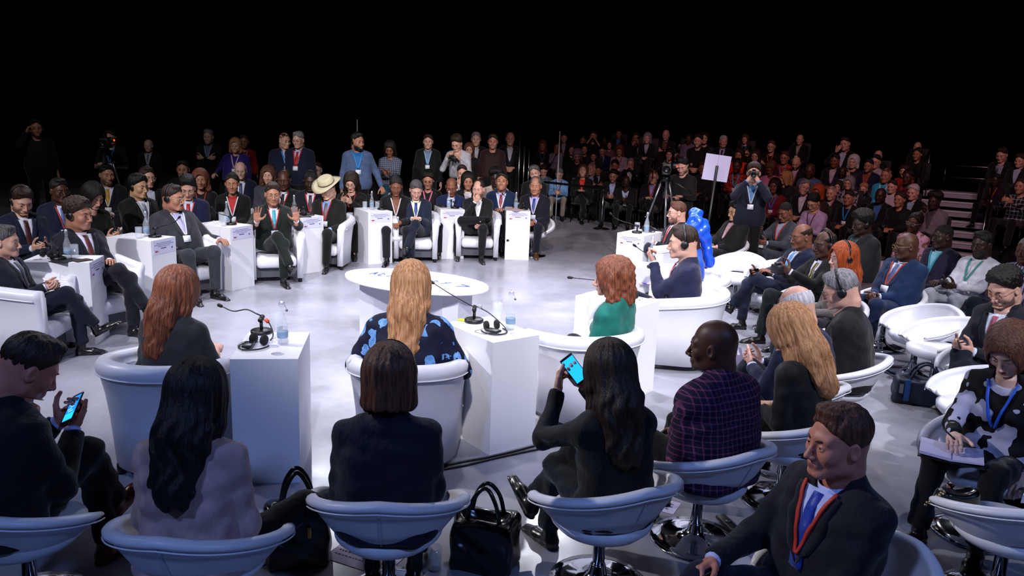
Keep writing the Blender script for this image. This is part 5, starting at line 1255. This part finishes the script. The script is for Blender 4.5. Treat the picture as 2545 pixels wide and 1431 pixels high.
 (2182, 388, 'bald man with glasses near the top holding a programme', 2, dict(skin='fair', hair='bald', hcol='grey', col='#0e0f14', glasses='#3a3a3a', R='phone', L='lap')),
 (2176, 402, 'dark haired person with glasses, white shirt', 2, dict(skin='fair', hair='short', hcol='black', top='shirt', col='#9a9aac', glasses='#202020')),
 (2202, 436, 'man in bright turquoise shirt with white lanyard', 0, dict(skin='tan', hair='buzz', hcol='dark', top='shirt', col='#2aa4d0', lan='#c8d4e0')),
 (2217, 464, 'dark haired man behind the man in black, right of turquoise shirt', 0, dict(skin='fair', hair='short', hcol='dark', top='shirt', col='#b0acc0')),
 (2248, 425, 'smiling woman in red-orange jumper', 1, W_(skin='fair', hair='bob', hcol='dark', top='top', col='#8a2414')),
 (2256, 440, 'woman in maroon jumper with patterned scarf', 0, W_(skin='dark', hair='bun', hcol='black', top='top', col='#5a1820', lan='#a0303a')),
 (2280, 383, 'woman in black pullover high beside the steps', 2, W_(skin='tan', hair='bun', hcol='black', top='top', col='#09090c')),
 (2280, 366, 'bald man behind the woman in black high beside the steps', 3, dict(skin='fair', hair=None, top='top', col='#0a0a0d')),
 (2269, 478, 'white haired man with dark bow tie in black suit', 0, dict(skin='pale', hair='neat', hcol='white', col='#0b0b10', shirt='#8ab0d8', hp=8)),
 (2236, 495, 'woman in black pullover, face in shadow, front row', 0, W_(skin='tan', hair='bun', hcol='dark', top='top', col='#08080b')),
 (2188, 486, 'bald man in black jacket with blue shirt, face in shadow', 0, dict(skin='deep', hair=None, col='#08090d', shirt='#2a60a8')),
 (2110, 492, 'man standing in black with bright blue lanyard, hand on post', None, dict(skin='tan', hair='short', hcol='dark', top='top', col='#0a0a10', lan='#1c90e0')),
 (2322, 500, 'person in light grey blazer seated by the steps, hand at mouth', 0, dict(skin='deep', hair='afro', hcol='black', col='#6a6070', shirt='#3a3440', R='chin')),
 (2490, 385, 'man in black suit leaning forward, far right of the stands', 2, dict(skin='fair', hair='short', hcol='dark', col='#0e1410', shirt='#8a98b8', lean=12, hp=20)),
 (2535, 400, 'man with crossed legs and pale shirt at the right edge of stands', 1, dict(skin='fair', hair='curly', hcol='dark', col='#12141c', shirt='#a8b0dc')),
 (2475, 448, 'person in dark purple jacket with red lanyard and badge', 0, dict(skin='deep', hair='short', hcol='black', top='top', col='#120d1c', lan='#a83020')),
 (2538, 462, 'woman in black and white checked coat holding up a phone', 0, W_(skin='tan', hair='bun', hcol='dark', top='top', col='#12121a', pat='plaid', col2='#9a9aac', psc=2, R='phonehi', L='phonehi')),
]
for px, py, lb, k_, kw in A_: crowd(px, py, lb, k_, **kw)
sp['photo2'] = person(1873, 430, 'photographer in navy jacket standing with camera raised to his face', face=196, stand=True, skin='fair', hair='thick', hcol='dark', col='#101626', shirt='#5a8ac0', leg=BK, lan='#b8c8e0', R='camera', L='camera', dep=11.0, glasses='#8a2018')
sp['crew'] = person(1697, 412, 'camera operator in black beanie looking down at the tripod', face=212, stand=True, skin='fair', hair='short', hcol='black', top='top', col='#08080a', leg=BK, R=((.14, .28, .16), 'grip', (0, -.5, -1)), L=((.12, .28, .16), 'grip', (0, -.5, -1)), dep=12.6, beard=1, hp=26, phones=True)
sp['kneel'] = person(1742, 436, 'bald man in dark suit and blue lanyard, hands clasped, beside placard', face=200, skin='brown', hair=None, col='#0e1018', shirt='#8aa4d4', lan='#2a60b0', badge=False, R='clasp', L='clasp', dep=13.0)

# ------------------------------------------------------------------ things on the pedestals
def on(key, x, y, z=PH):     # point on a pedestal in its own frame
    c, r = PED[key]; cr, sr = math.cos(r), math.sin(r); return np.array([c[0]+cr*x-sr*y, c[1]+sr*x+cr*y, z])
DESC = {'Z': 'nearest the left edge', 'A': 'left of the grey suit man', 'B': 'right of the grey suit man', 'C': 'right of the gesturing man', 'D': 'right of the man with the hat', 'E': 'between the two rear armchairs', 'F': 'at the end of the rear row', 'G': 'nearest the viewer, left', 'H': 'beside the floral jacket', 'I': 'behind the green jacket', 'J': 'farthest to the right', 'K': 'in front of the man touching his lips'}
bt0 = bottle('bottle', 'x'); gl0 = tumbler('drinking_glass', 'x', 0); hs0 = headset('headset', 'x')
mc0 = microphone('microphone', 'x', [(0, .05, .105), (0, .11, .13), (0, .20, .15), (.02, .30, .19), (.02, .36, .24)])
_n = {}
def dup(proto, key, label, loc, rz):
    o = proto if key not in _n else copy_tree(proto); _n[key] = 1; o = put(o, loc, rz, label); o.scale = (.9,)*3 if key == 'b' else (1, 1, 1); return o
LAY = {  # key: bottle, glasses, mic (x, y, turn), headset
 'Z': [('b', .02, .05), ('g', -.06, .08), ('m', .05, -.02, .6), ('h', -.08, -.14)], 'A': [('b', -.06, .02), ('g', .10, .06), ('m', -.05, .14, -.5)],
 'B': [('b', -.10, -.04), ('g', .12, .12), ('g', -.13, -.16), ('m', -.02, .10, .7)], 'C': [('b', .06, -.02), ('m', -.06, .04, .9), ('h', -.03, .14)],
 'D': [('b', .01, -.02), ('g', -.08, -.02), ('g', .13, .0), ('m', -.13, .04, .3)], 'E': [('b', .03, .12), ('m', -.07, .12, .5), ('h', .09, -.05)],
 'F': [('b', .03, .04), ('m', -.10, .06, .6), ('h', .0, -.10)], 'J': [('b', -.08, -.02), ('g', .06, -.02), ('m', .0, .10, .2), ('h', -.05, -.14)]}
for key, items in LAY.items():
    r = PED[key][1]; gn = 0
    for it in items:
        p = on(key, it[1], it[2]); d = DESC[key]
        if it[0] == 'b': dup(bt0, 'b', 'glass water bottle with blue label on the pedestal '+d, p, r+.4)
        if it[0] == 'g': gn += 1; dup(gl0, 'g', ('' if gn == 1 else 'second ')+'drinking glass on the pedestal '+d, p, r)
        if it[0] == 'm': dup(mc0, 'm', 'gooseneck microphone on the pedestal '+d, p, r+math.radians(-60)*it[3]-.6)
        if it[0] == 'h': dup(hs0, 'h', 'black headset and receiver on the pedestal '+d, p, r+1.2)
def pxon(x, y, z=PH): return at(x, y, z)
# near pedestals: items at their seen positions
for key, bp, gp, hp_, mb, curve in (
 ('G', (703, 855), (690, 822), (632, 862), (650, 828), [(.0, .02, .11), (-.03, .0, .13), (-.10, .02, .15), (-.20, .06, .125), (-.30, .12, .14)]),
 ('H', (1268, 819), (1236, 794), (1228, 825), (1178, 800), [(.0, .0, .11), (-.06, .03, .13), (-.18, .12, .17), (-.32, .24, .22)])):
    d = DESC[key]
    dup(bt0, 'b', 'glass water bottle on the pedestal '+d, pxon(*bp), .3); dup(gl0, 'g', 'drinking glass on the pedestal '+d, pxon(*gp), 0)
    dup(hs0, 'h', 'black headset and receiver on the pedestal '+d, pxon(*hp_), 2.8 if key == 'G' else 3.6)
    m = microphone('microphone', 'long microphone pointing left from the pedestal '+d, [np.array(c) for c in curve]); put(m, pxon(*mb), 0)
    obj('tail', tube(smoothcurve([(.0, -.0, .10), (.06, -.03, .08), (.10, -.08, .02), (.11, -.17, .004)] if key == 'G' else [(0, 0, .12), (.10, -.06, .09), (.20, -.14, .03), (.23, -.17, .004)], 6), .004, 6), BLK, m)
    obj('clamp_ring', tube([(.035, -.018, .098), (.055, -.028, .085)] if key == 'G' else [(.03, -.02, .125), (.05, -.032, .115)], .012, 10), mat('#c8482c' if key == 'G' else '#9a9ca0', .5), m)
mi = microphone('microphone', 'long horizontal microphone beside the woman in green', [(0, .0, .10), (-.10, .02, .14), (-.24, .05, .16), (-.42, .08, .17)]); put(mi, pxon(1548, 748), .1)
dup(hs0, 'h', 'black headset on the pedestal behind the green jacket', pxon(1560, 742), .6)
mk = microphone('microphone', 'short microphone in front of the man touching his lips', [(0, .0, .10), (-.06, -.02, .14), (-.14, -.03, .18), (-.20, -.03, .22)]); put(mk, pxon(1624, 666), 0)
dup(bt0, 'b', 'open glass bottle between the blue head wrap and the lips man', pxon(1618, 652), .5); dup(gl0, 'g', 'half full glass beside the short microphone', pxon(1638, 660), 0)
# papers and small things
paper('paper', 'sheet of paper hanging over the edge of the end pedestal', .24, .30, on('F', .06, .17, PH+.002), PED['F'][1]+.78, col='#a9abc8')
q = on('F', .07, .10, PH+.006); paper('magazine', 'open magazine lying on the pedestal at the end of the rear row', .21, .28, q, PED['F'][1]+.5, .005, '#c8a89a', 'magazine')
paper('paper', 'white notes under the headset on the nearest pedestal', .21, .28, pxon(655, 845, PH+.001), .3)
paper('sticky_notes', 'yellow-green sticky notes beside the floral jacket', .07, .05, pxon(1150, 796, PH+.002), -.4, .006, '#b8d020', 'notes', False)
paper('paper', 'white paper by the microphone right of the gesturing man', .21, .28, on('C', .08, .12, PH+.001), PED['C'][1]+.2)
paper('folder', 'dark folder on the pedestal right of the gesturing man', .20, .26, on('C', .10, .16, PH+.003), PED['C'][1]-.2, .006, '#141418', 'folder', False)
paper('tablet', 'dark tablet lying on the pedestal nearest the left edge', .16, .22, on('Z', .11, .06, PH), PED['Z'][1]+1.2, .007, '#101014', 'tablet', False)
paper('notebook', 'brown notebook on the pedestal nearest the left edge', .10, .15, on('Z', .10, .20, PH), PED['Z'][1]+.9, .008, '#2c2018', 'notebook', False)

# ------------------------------------------------------------------ oval table in the middle
a, b = at(870, 672, .74), at(1208, 719, .74); cxy = (a+b)/2; dv = b-a; L_ = np.linalg.norm(dv); an = math.atan2(dv[1], dv[0])
tb = thing('oval_table', 'low oval white table with blue lettering in the middle of the ring', 'table', (cxy[0], cxy[1], 0), an)
n = 64; obj('table_top', loft([[(L_/2*k*math.cos(t), .40*k*math.sin(t)+(.0), z) for t in np.linspace(0, 2*math.pi, n+1)[:-1]] for k, z in ((.985, .705), (1, .712), (1, .736), (.992, .742))]), mat('#e6e6ee', .35), tb)
obj('plinth', loft([[(L_*.36*sx_, (-.13 if abs(sx_) > .5 else -.05) if k < 7 else (.13 if abs(sx_) > .5 else .05), z) for k, sx_ in enumerate((-1, -.7, -.35, 0, .35, .7, 1, 1, .7, .35, 0, -.35, -.7, -1))] for z in (.012, .706)]), mat('#b9bac8', .5), tb, smooth=False)
obj('plinth_base', box(-L_*.355, L_*.355, -.12, .12, 0, .012), DGREY, tb, smooth=False)
rnd = random.Random(3); ds = []
sc_ = L_/2/.95; x = -.62
for k in range(9):      # lettering across the top, seen end-on and unreadable in the photo: slanted strokes
    w_ = .10; 
    for s_ in (((0, -.05), (.03, .06)), ((.03, .06), (.07, -.05)), ((.015, 0), (.055, .0))) if k % 3 == 0 else (((0, -.05), (0, .06)), ((0, .06), (.06, .0)), ((0, -.05), (.06, -.05))) if k % 3 == 1 else (((0, .06), (.035, -.0)), ((.07, .06), (.0, -.05))):
        ds.append(tube([(x+s_[0][0], s_[0][1], .742), (x+s_[1][0], s_[1][1], .742)], .006, 4))
    x += .125
ds.append(tube([(.60, -.06, .742), (.74, .0, .742), (.60, .04, .742)], .007, 4))
lt = obj('lettering', (np.asarray(join(*ds)[0])*np.array([sc_, 1, 1]), join(*ds)[1]), mat('#2a3a9a', .6), tb)

# ------------------------------------------------------------------ phones, cameras, notebooks in hands
def ph(i, label, side=1, scr='#1b7fe0', em=1.4, off=(-.012, .082, -.041), size=(.036, .073), light=False):
    return held(i, lambda r: phone_parts(r, scr, em, size, light), 'phone', label, 'phone', side, off=off)
o = ph(p1, 'smartphone with bright blue chat screen in the lower left man\'s hand', 1, '#1478e8', 1.6, size=(.038, .078))
scr = [c for c in o.children if c.name.startswith('screen')][0]
obj('chat_bubbles', join(*[box(-.028+dx, -.028+dx+w_, y, y+.007, .0042, .0046) for dx, w_, y in ((0, .022, .048), (.02, .034, .036), (.0, .030, .024), (.006, .04, .014), (.016, .026, .004), (0, .03, -.008), (.01, .036, -.02))]), mat('#7fd0ff', .3, emit=1.0), scr, smooth=False)
obj('lower_panel', box(-.034, .034, -.065, -.028, .0042, .0045), mat('#20b0ff', .3, emit=1.6), scr, smooth=False)
ph(p4, 'black smartphone with plain blue screen held up by the woman in black', 1, '#1c9cff', 1.7, size=(.036, .076))
ph(p9, 'black key fob phone in the fist of the man with the red lanyard', 1, '#101014', 0, size=(.022, .055), off=(-.035, .075, -.025))
ph(p11, 'dark smartphone of the man with the pink tie', 1, '#0a0a10', 0); ph(p13, 'dark phone between the hands of the man in the white jacket', 1, '#0a0a10', 0)
ph(p14, 'smartwatch-like black device held by the man in bright navy', 1, '#0a0a10', 0, size=(.025, .05)); ph(p20, 'black smartphone of the man with the sky blue tie', 1, '#0a0a10', 0)
ph(p22, 'black phone of the man in the grey suit with orange lanyard', 1, '#0a0a10', 0); ph(p23, 'dark phone of the man in the open black jacket', 1, '#0a0a10', 0)
byl = {i['root']['label']: i for i in PEOPLE}
def find(sub): return [i for l, i in byl.items() if sub in l][0]
ph(find('typing on a phone, left edge'), 'black smartphone of the bearded man at the left edge', 1, '#0a0a10', 0)
ph(find('pink phone'), 'pink smartphone held upright by the long haired young woman', 1, '#0a0a10', 0, light=True)
ph(find('red glasses and natural hair'), 'dark phone of the woman with red glasses', 1, '#0a0a10', 0)
ph(find('checked shirt typing'), 'phone of the standing woman in the checked shirt', 1, '#2050a0', .4)
def cam_parts(root):
    obj('camera_body', box(-.07, .07, -.035, .035, -.045, .05, .012), mat('#0b0b0d', .5), root)
    obj('lens', xf(lathe([(.001, 0), (.034, 0), (.038, .07), (.040, .11), (.034, .112), (.030, .09), (.001, .085)], 20), mat4((1, 0, 0), (0, 0, 1), (0, 1, 0), (0, .03, 0))), mat('#101014', .3), root)
    obj('viewfinder', box(-.025, .025, -.03, .03, .05, .075, .008), mat('#0b0b0d', .5), root)
def camera_near(i, label, off):
    h = i['head']; r = i['r']; root = thing('camera', label, 'camera', (h[0]-math.sin(r)*off, h[1]+math.cos(r)*off, h[2]-.01), r); cam_parts(root); return root
camera_near(sp['photo2'], 'black camera raised by the photographer in the navy jacket', .17)
i = sp['photog']; q = i['w']((i['arms'][1][2]+i['arms'][-1][2])/2+np.array([0, .08, 0])); r_ = thing('camera', 'camera of the bending photographer in the white shirt', 'camera', q, i['r']); cam_parts(r_)
i = p19; q = i['w']((i['arms'][1][2]+i['arms'][-1][2])/2+np.array([0, .10, .01])); r_ = thing('camera', 'compact black camera of the man with the gold striped tie', 'camera', q, i['r']+math.pi); cam_parts(r_)
# open notebook and pen of the writing woman, white papers of the white haired man
i = p10; q = i['w']((.06, .42, .50)); nb_ = thing('notebook', 'open white notebook on the lap of the writing woman', 'notebook', (q[0], q[1], q[2]), i['r']+.4)
obj('pages', join(xf(box(-.15, 0, -.11, .11, 0, .010), mat4(unit((1, 0, -.10)), (0, 1, 0), (0, 0, 1), (0, 0, 0))), xf(box(0, .15, -.11, .11, 0, .016), mat4(unit((1, 0, .06)), (0, 1, 0), (0, 0, 1), (0, 0, 0)))), mat('#c2bede', .6), nb_, smooth=False)
obj('cover', box(-.155, .155, -.115, .115, -.008, -.003), mat('#16161c', .5), nb_, smooth=False)
pn = thing('pen', 'black pen in the right hand of the writing woman', 'pen', i['w'](i['arms'][1][2]+i['arms'][1][3]*.09), 0); obj('barrel', tube([(-.05, .03, .05), (.04, -.03, -.03)], .005, 8), BLK, pn)
i = p7; q = i['w']((-.06, .46, .56)); pr = thing('papers', 'two white sheets held up by the white haired man', 'paper', q, i['r'])
for k in (0, 1): obj('sheet', xf(box(-.10, .10, -.14, .14, 0, .0015), mat4((1, 0, 0), (0, .35, .94), (0, -.94, .35), (.05*k, .01*k, -.02*k))), mat('#c8c4e4', .6), pr, smooth=False)
for nm, lb, col in (('looking down at a tablet', 'orange tablet case held by the woman with the black scarf', '#b04a20'),):
    i = find(nm); q = i['w']((i['arms'][1][2]+i['arms'][-1][2])/2+np.array([0, .10, 0])); r_ = thing('tablet', lb, 'tablet', q, i['r']); obj('case', xf(box(-.11, .11, -.08, .08, -.006, .004, .004), mat4((1, 0, 0), (0, .85, .5), (0, -.5, .85), (0, 0, 0))), mat(col, .5), r_)
i = ring['N2']; q = i['w']((i['arms'][1][2]+i['arms'][-1][2])/2+np.array([0, .10, 0])); pb = thing('programme', 'open printed programme in the lap of the woman in blue', 'programme', q, i['r']); obj('pages', box(-.16, .16, -.12, .12, 0, .004), mat('#c8bcc8', .6, kind='print', col2='#6a5a9a'), pb, smooth=False); obj('band', box(-.16, .16, .05, .09, .004, .0052), mat('#3a22a0', .5), pb, smooth=False)

# ------------------------------------------------------------------ barrier posts, belt, placard, tripods
def stanchion(label, p, h=.86):
    r = thing('stanchion', label, 'stanchion', p, 0, 'steel barrier posts')
    obj('base', lathe([(.175, 0), (.175, .012), (.16, .02), (.03, .03), (.001, .031)], 32), BLK, r)
    obj('pole', lathe([(.022, .02), (.022, h), (.001, h+.001)], 14), STEEL, r); obj('belt_head', lathe([(.001, h-.09), (.03, h-.09), (.03, h), (.001, h)], 14), BLK, r); return r
s1 = at(1494, 569); stanchion('steel barrier post standing alone on the open floor', s1)
for x, lb in ((515, 'barrier post behind the woman with red scarf'), (1026, 'barrier post behind the blue tie man'), (1034, 'barrier post right beside the one behind the blue tie man'), (1117, 'barrier post left of the man in royal navy')):
    q = at(x, 415, .86); P = at(x, 415, .86); Y = 14.6; t = (Y)/P[1]; A2 = at(x, 420, 0); d = (A2-np.array([0, 0, CAMH])); X = d*(Y/d[1]); stanchion(lb, (X[0], Y, 0))
def beltpt(x, y, z): q = at(x, y, z); return q
b1, b2 = s1+np.array([0, 0, .83]), at(1352, 455, .83)
bv = b2-b1; tag(obj('barrier_belt', join(*[box(0, 1, -.002, .002, 0, .05)]), BLK, smooth=False), 'black belt stretched left from the lone barrier post', 'barrier belt').matrix_world = Matrix(mat4(bv, unit(np.cross((0, 0, 1), bv)), (0, 0, 1), b1).tolist())
stanchion('barrier post at the left end of the black belt', (b2[0], b2[1], 0))
# placard
def at_y(x, y, Y): A2 = at(x, y, 0); d = A2-np.array([0, 0, CAMH]); return np.array([0, 0, CAMH])+d*(Y/d[1])
PY = 10.9; c0 = at_y(1781, 417, PY); ft = at_y(1762, 560, PY)
plc = thing('placard', 'blank white placard on a black pole, seen from behind', 'sign', (c0[0], c0[1], 0), 0.06)
w_ = (at_y(1815, 400, PY)-at_y(1750, 400, PY))[0]; hh = abs((at_y(1780, 385, PY)-at_y(1780, 450, PY))[2])
R2 = rotm('Y', 6); z0_ = c0[2]
bd = box(-w_/2, w_/2, -.004, .004, -hh/2, hh/2); obj('board', (bd[0]@R2.T+np.array([0, 0, z0_]), bd[1]), mat('#b9b6d8', .6), plc, smooth=False)
bd = box(-.002, .002, -.006, -.004, -hh/2, hh/2); obj('fold_line', (bd[0]@R2.T+np.array([0, 0, z0_]), bd[1]), mat('#9a98b8', .6), plc, smooth=False)
obj('pole', tube([(-.10, -.02, 0), (0, -.02, z0_+.03)], .02, 8), BLK, plc); obj('pole_foot', lathe([(.16, 0), (.16, .015), (.02, .03), (.001, .031)], 24, (-.10, -.02)), BLK, plc)
def tripod(label, head, spread=.5, r=.014, ang=0):
    t = thing('tripod', label, 'tripod', (head[0], head[1], 0), ang, 'camera tripods'); H_ = head[2]
    for k in range(3):
        a = 2.1*k+.5; x, y = spread*math.cos(a), spread*math.sin(a); lg = obj('leg', join(tube([(.06*math.cos(a), .06*math.sin(a), H_), (x*.5, y*.5, H_*.5)], r*1.3, 8), tube([(x*.48, y*.48, H_*.52), (x, y, .02)], r, 8)), mat('#8a8e96', .3, metal=.8), t)
        obj('foot', ball((x, y, .022), .022, 8, 6), BLK, lg)
        obj('brace', tube([(x*.5, y*.5, H_*.5), (0, 0, H_*.42)], r*.6, 6), mat('#8a8e96', .3, metal=.8), t)
    obj('fluid_head', lathe([(.001, H_-.02), (.07, H_-.02), (.075, H_+.03), (.05, H_+.10), (.001, H_+.10)], 16), BLK, t)
    obj('pan_handle', tube([(0, 0, H_+.04), (.30, -.30, H_-.12)], .011, 8), BLK, t); return t
def video_camera(label, p, rz):
    v = thing('video_camera', label, 'video camera', p, rz, 'broadcast video cameras')
    obj('camera_body', box(-.07, .07, -.22, .18, 0, .17, .02), mat('#0c0c10', .5), v); obj('lens', xf(lathe([(.001, 0), (.045, 0), (.05, .10), (.07, .14), (.07, .22), (.06, .225), (.05, .17), (.001, .165)], 20), mat4((1, 0, 0), (0, 0, 1), (0, 1, 0), (0, .17, .09))), mat('#141418', .3), v)
    vf = obj('viewfinder', box(-.17, -.08, -.02, .14, .10, .17, .015), mat('#101014', .4), v); obj('tally_lamp', box(-.165, -.14, .14, .146, .12, .15), mat('#e04020', .4, emit=2.0), vf, smooth=False)
    obj('carry_handle', tube([(0, -.14, .17), (0, -.12, .24), (0, .10, .24), (0, .12, .17)], .014, 8), BLK, v); obj('battery', box(-.05, .05, -.29, -.22, .02, .15, .01), mat('#1c1c22', .5), v); return v
q = at_y(262, 360, 13.1); tripod('tripod of the broadcast camera at the left behind the yellow tie man', (q[0], q[1], q[2]-.15), .42); video_camera('broadcast camera with orange lamp on the left tripod', (q[0], q[1], q[2]-.05), math.radians(-160))
q = at_y(1655, 440, 12.0); tripod('tall tripod beside the camera operator with the beanie', (q[0], q[1], q[2]-.05), .55); video_camera('black video camera on the tall tripod, right of the lone post', (q[0], q[1], q[2]+.04), math.radians(170))
q = at_y(1285, 400, 16.6)
for k, x in enumerate((1288, 1300, 1312)):
    A2 = at_y(x, 460, 16.8+k*.25); r_ = thing('rail_post', 'upright steel rail post at the left end of the stands, %s of three' % ('leftmost', 'middle', 'rightmost')[k], 'railing', (A2[0], A2[1], 0), 0, None)
    tp = at_y(x, (322, 362, 372)[k], 16.8+k*.25)[2]; obj('tube', tube([(0, 0, 0), (0, 0, tp), (.0, .08, tp+.02), (.0, .30, tp-.05 if k else tp-.02), (.0, .32, 0)] if k else [(0, 0, 0), (0, 0, tp)], .018, 8), STEEL, r_)
A2 = at_y(1388, 400, 17.6); r_ = thing('flag_pole', 'thin bright pole rising behind the left end of the audience', 'pole', (A2[0], A2[1], 0)); obj('tube', tube([(0, 0, 0), (0, 0, at_y(1388, 326, 17.6)[2])], .014, 8), mat('#c0c4d0', .3), r_)
A2 = at_y(888, 400, 12.9); r_ = thing('antenna', 'thin aerial on the headset of the man in the grey-blue suit', 'antenna', at_y(888, 345, 13.4)); obj('rod', tube([(0, 0, 0), (0, 0, .32)], .005, 6), mat('#8a8a90', .4), r_)

# ------------------------------------------------------------------ floor clutter in the foreground
def bag(label, p, rz, w_, d_, h_, m, handle=True, nm='handbag'):
    r = thing(nm, label, 'bag', p, rz)
    def f(q):
        b = np.abs(q-np.array([0, 0, h_*.45]))-np.array([w_/2-.05, d_/2-.04, h_*.45-.03]); d = np.linalg.norm(np.maximum(b, 0), axis=1)+np.minimum(b.max(1), 0)-.035
        d = d+.012*np.sin(q[:, 0]*22+q[:, 2]*18)*np.sin(q[:, 1]*25+q[:, 2]*13)+.25*np.abs(q[:, 1])*np.clip((q[:, 2]-h_*.4)/h_, 0, 1)
        d = smax(d, -ell(q, (0, 0, h_*.95), (w_*.34, d_*.16+.02, h_*.25)), .02); return np.maximum(d, -q[:, 2])
    obj('body', nets(f, (-w_/2-.05, -d_/2-.05, 0), (w_/2+.05, d_/2+.05, h_+.05), .011), m, r)
    if handle:
        for s_ in (-1, 1): obj('handle', tube(smoothcurve([(-w_*.25, s_*d_*.22, h_*.75), (-w_*.16, s_*d_*.2, h_*1.2), (0, s_*d_*.12, h_*1.42), (w_*.16, s_*d_*.2, h_*1.2), (w_*.25, s_*d_*.22, h_*.75)], 6), .011, 8), m, r)
    return r
LB = mat('#0a0c0c', .22, spec=.7, kind='leather')
b_ = bag('black leather bag standing open between the two middle chairs', at(742, 1390), .3, .34, .24, .34, LB); obj('zip', tube([(-.03, -.08, .22), (-.02, -.02, .34), (-.02, .06, .33)], .006, 6), mat('#b09a30', .4), b_)
obj('clasp', box(.04, .06, -.13, -.12, .18, .24, .004), mat('#b88a4a', .3, metal=1), b_)
bag('glossy black handbag with tall handles below the woman holding the phone', at(1203, 1400), -.2, .36, .24, .30, LB)
b_ = bag('dark blue travel bag beside the brown shoe of the pink tie man', at(2290, 1000), math.radians(-20), .50, .26, .24, mat('#0e1a30', .5, kind='leather')); obj('strap', box(-.16, -.12, -.145, -.135, .04, .22), mat('#1c4a8a', .5), b_, smooth=False); obj('buckle', box(-.20, -.17, -.145, -.135, .10, .18), STEEL, b_, smooth=False)
q = at(2515, 1250, .50)+np.array([-.20, .10, -.10]); b_ = bag('small black handbag with gold chain on the chair beside the writing woman', q, 0, .22, .12, .13, LB, False)
obj('chain', join(*[ball((-.10-.010*k, -.05+.006*(k % 2), .12-.009*k), .008, 6, 4) for k in range(9)]), mat('#c0a070', .25, metal=1), b_)
for x, y, lb, wt in ((648, 1402, 'glass with water on the floor right of the pink blazer chair', .05), (1080, 1415, 'half full glass on the floor between chair and handbag', .07)):
    t = tumbler('drinking_glass', lb, wt); put(t, at(x, y), 0)
def card(label, x, y, rz, l=.42, w_=.16):
    r = thing('name_card', label, 'sign', at(x, y), rz); obj('card', xf(box(-l/2, l/2, -w_/2, w_/2, 0, .003), np.eye(4)), mat('#c4bfe0', .6), r, smooth=False)
    rnd = random.Random(9); L = []
    for yy, c in ((.03, 0), (-.005, 1), (-.04, 0)):
        xx = -l*.42
        while xx < l*.4: q = rnd.uniform(.008, .02); L.append(box(xx, xx+q, yy, yy+(.012 if c else .009), .003, .0036)); xx += q+.006
    obj('printed_lines', join(*L), mat('#3a3a66', .7), r, smooth=False); obj('logo', box(l*.3, l*.34, -.02, .02, .003, .0037), mat('#c04050', .6), r, smooth=False)
card('white printed name card on the floor behind the checked jacket chair', 1598, 1242, math.radians(-28)); card('printed card on the floor under the brown bob woman\'s chair', 905, 1385, math.radians(-24), .36, .2)
r_ = thing('receiver', 'small black receiver lying on the floor beside a chrome base', 'receiver', at(1808, 1305), .25); obj('case', box(-.03, .03, -.09, .09, 0, .025, .008), mat('#101012', .4), r_); obj('dial', lathe([(.001, .025), (.014, .025), (.013, .029), (.001, .029)], 14), STEEL, r_)
for k, (pts, lb) in enumerate((([at(960, 1180), at(1075, 1165), at(1150, 1150), at(1215, 1138), at(1300, 1118), at(1420, 1085)], 'black cables running along the floor behind the near pedestals'), ([at(960, 1196), at(1085, 1172), at(1160, 1158), at(1235, 1140), at(1320, 1122), at(1430, 1100)], 'second black floor cable beside the first, near the handbag'))):
    tag(obj('floor_cable', tube([p+np.array([0, 0, .008]) for p in smoothcurve(pts, 5)], .009, 6), BLK), lb, 'cable')
# small headphones cords and lists
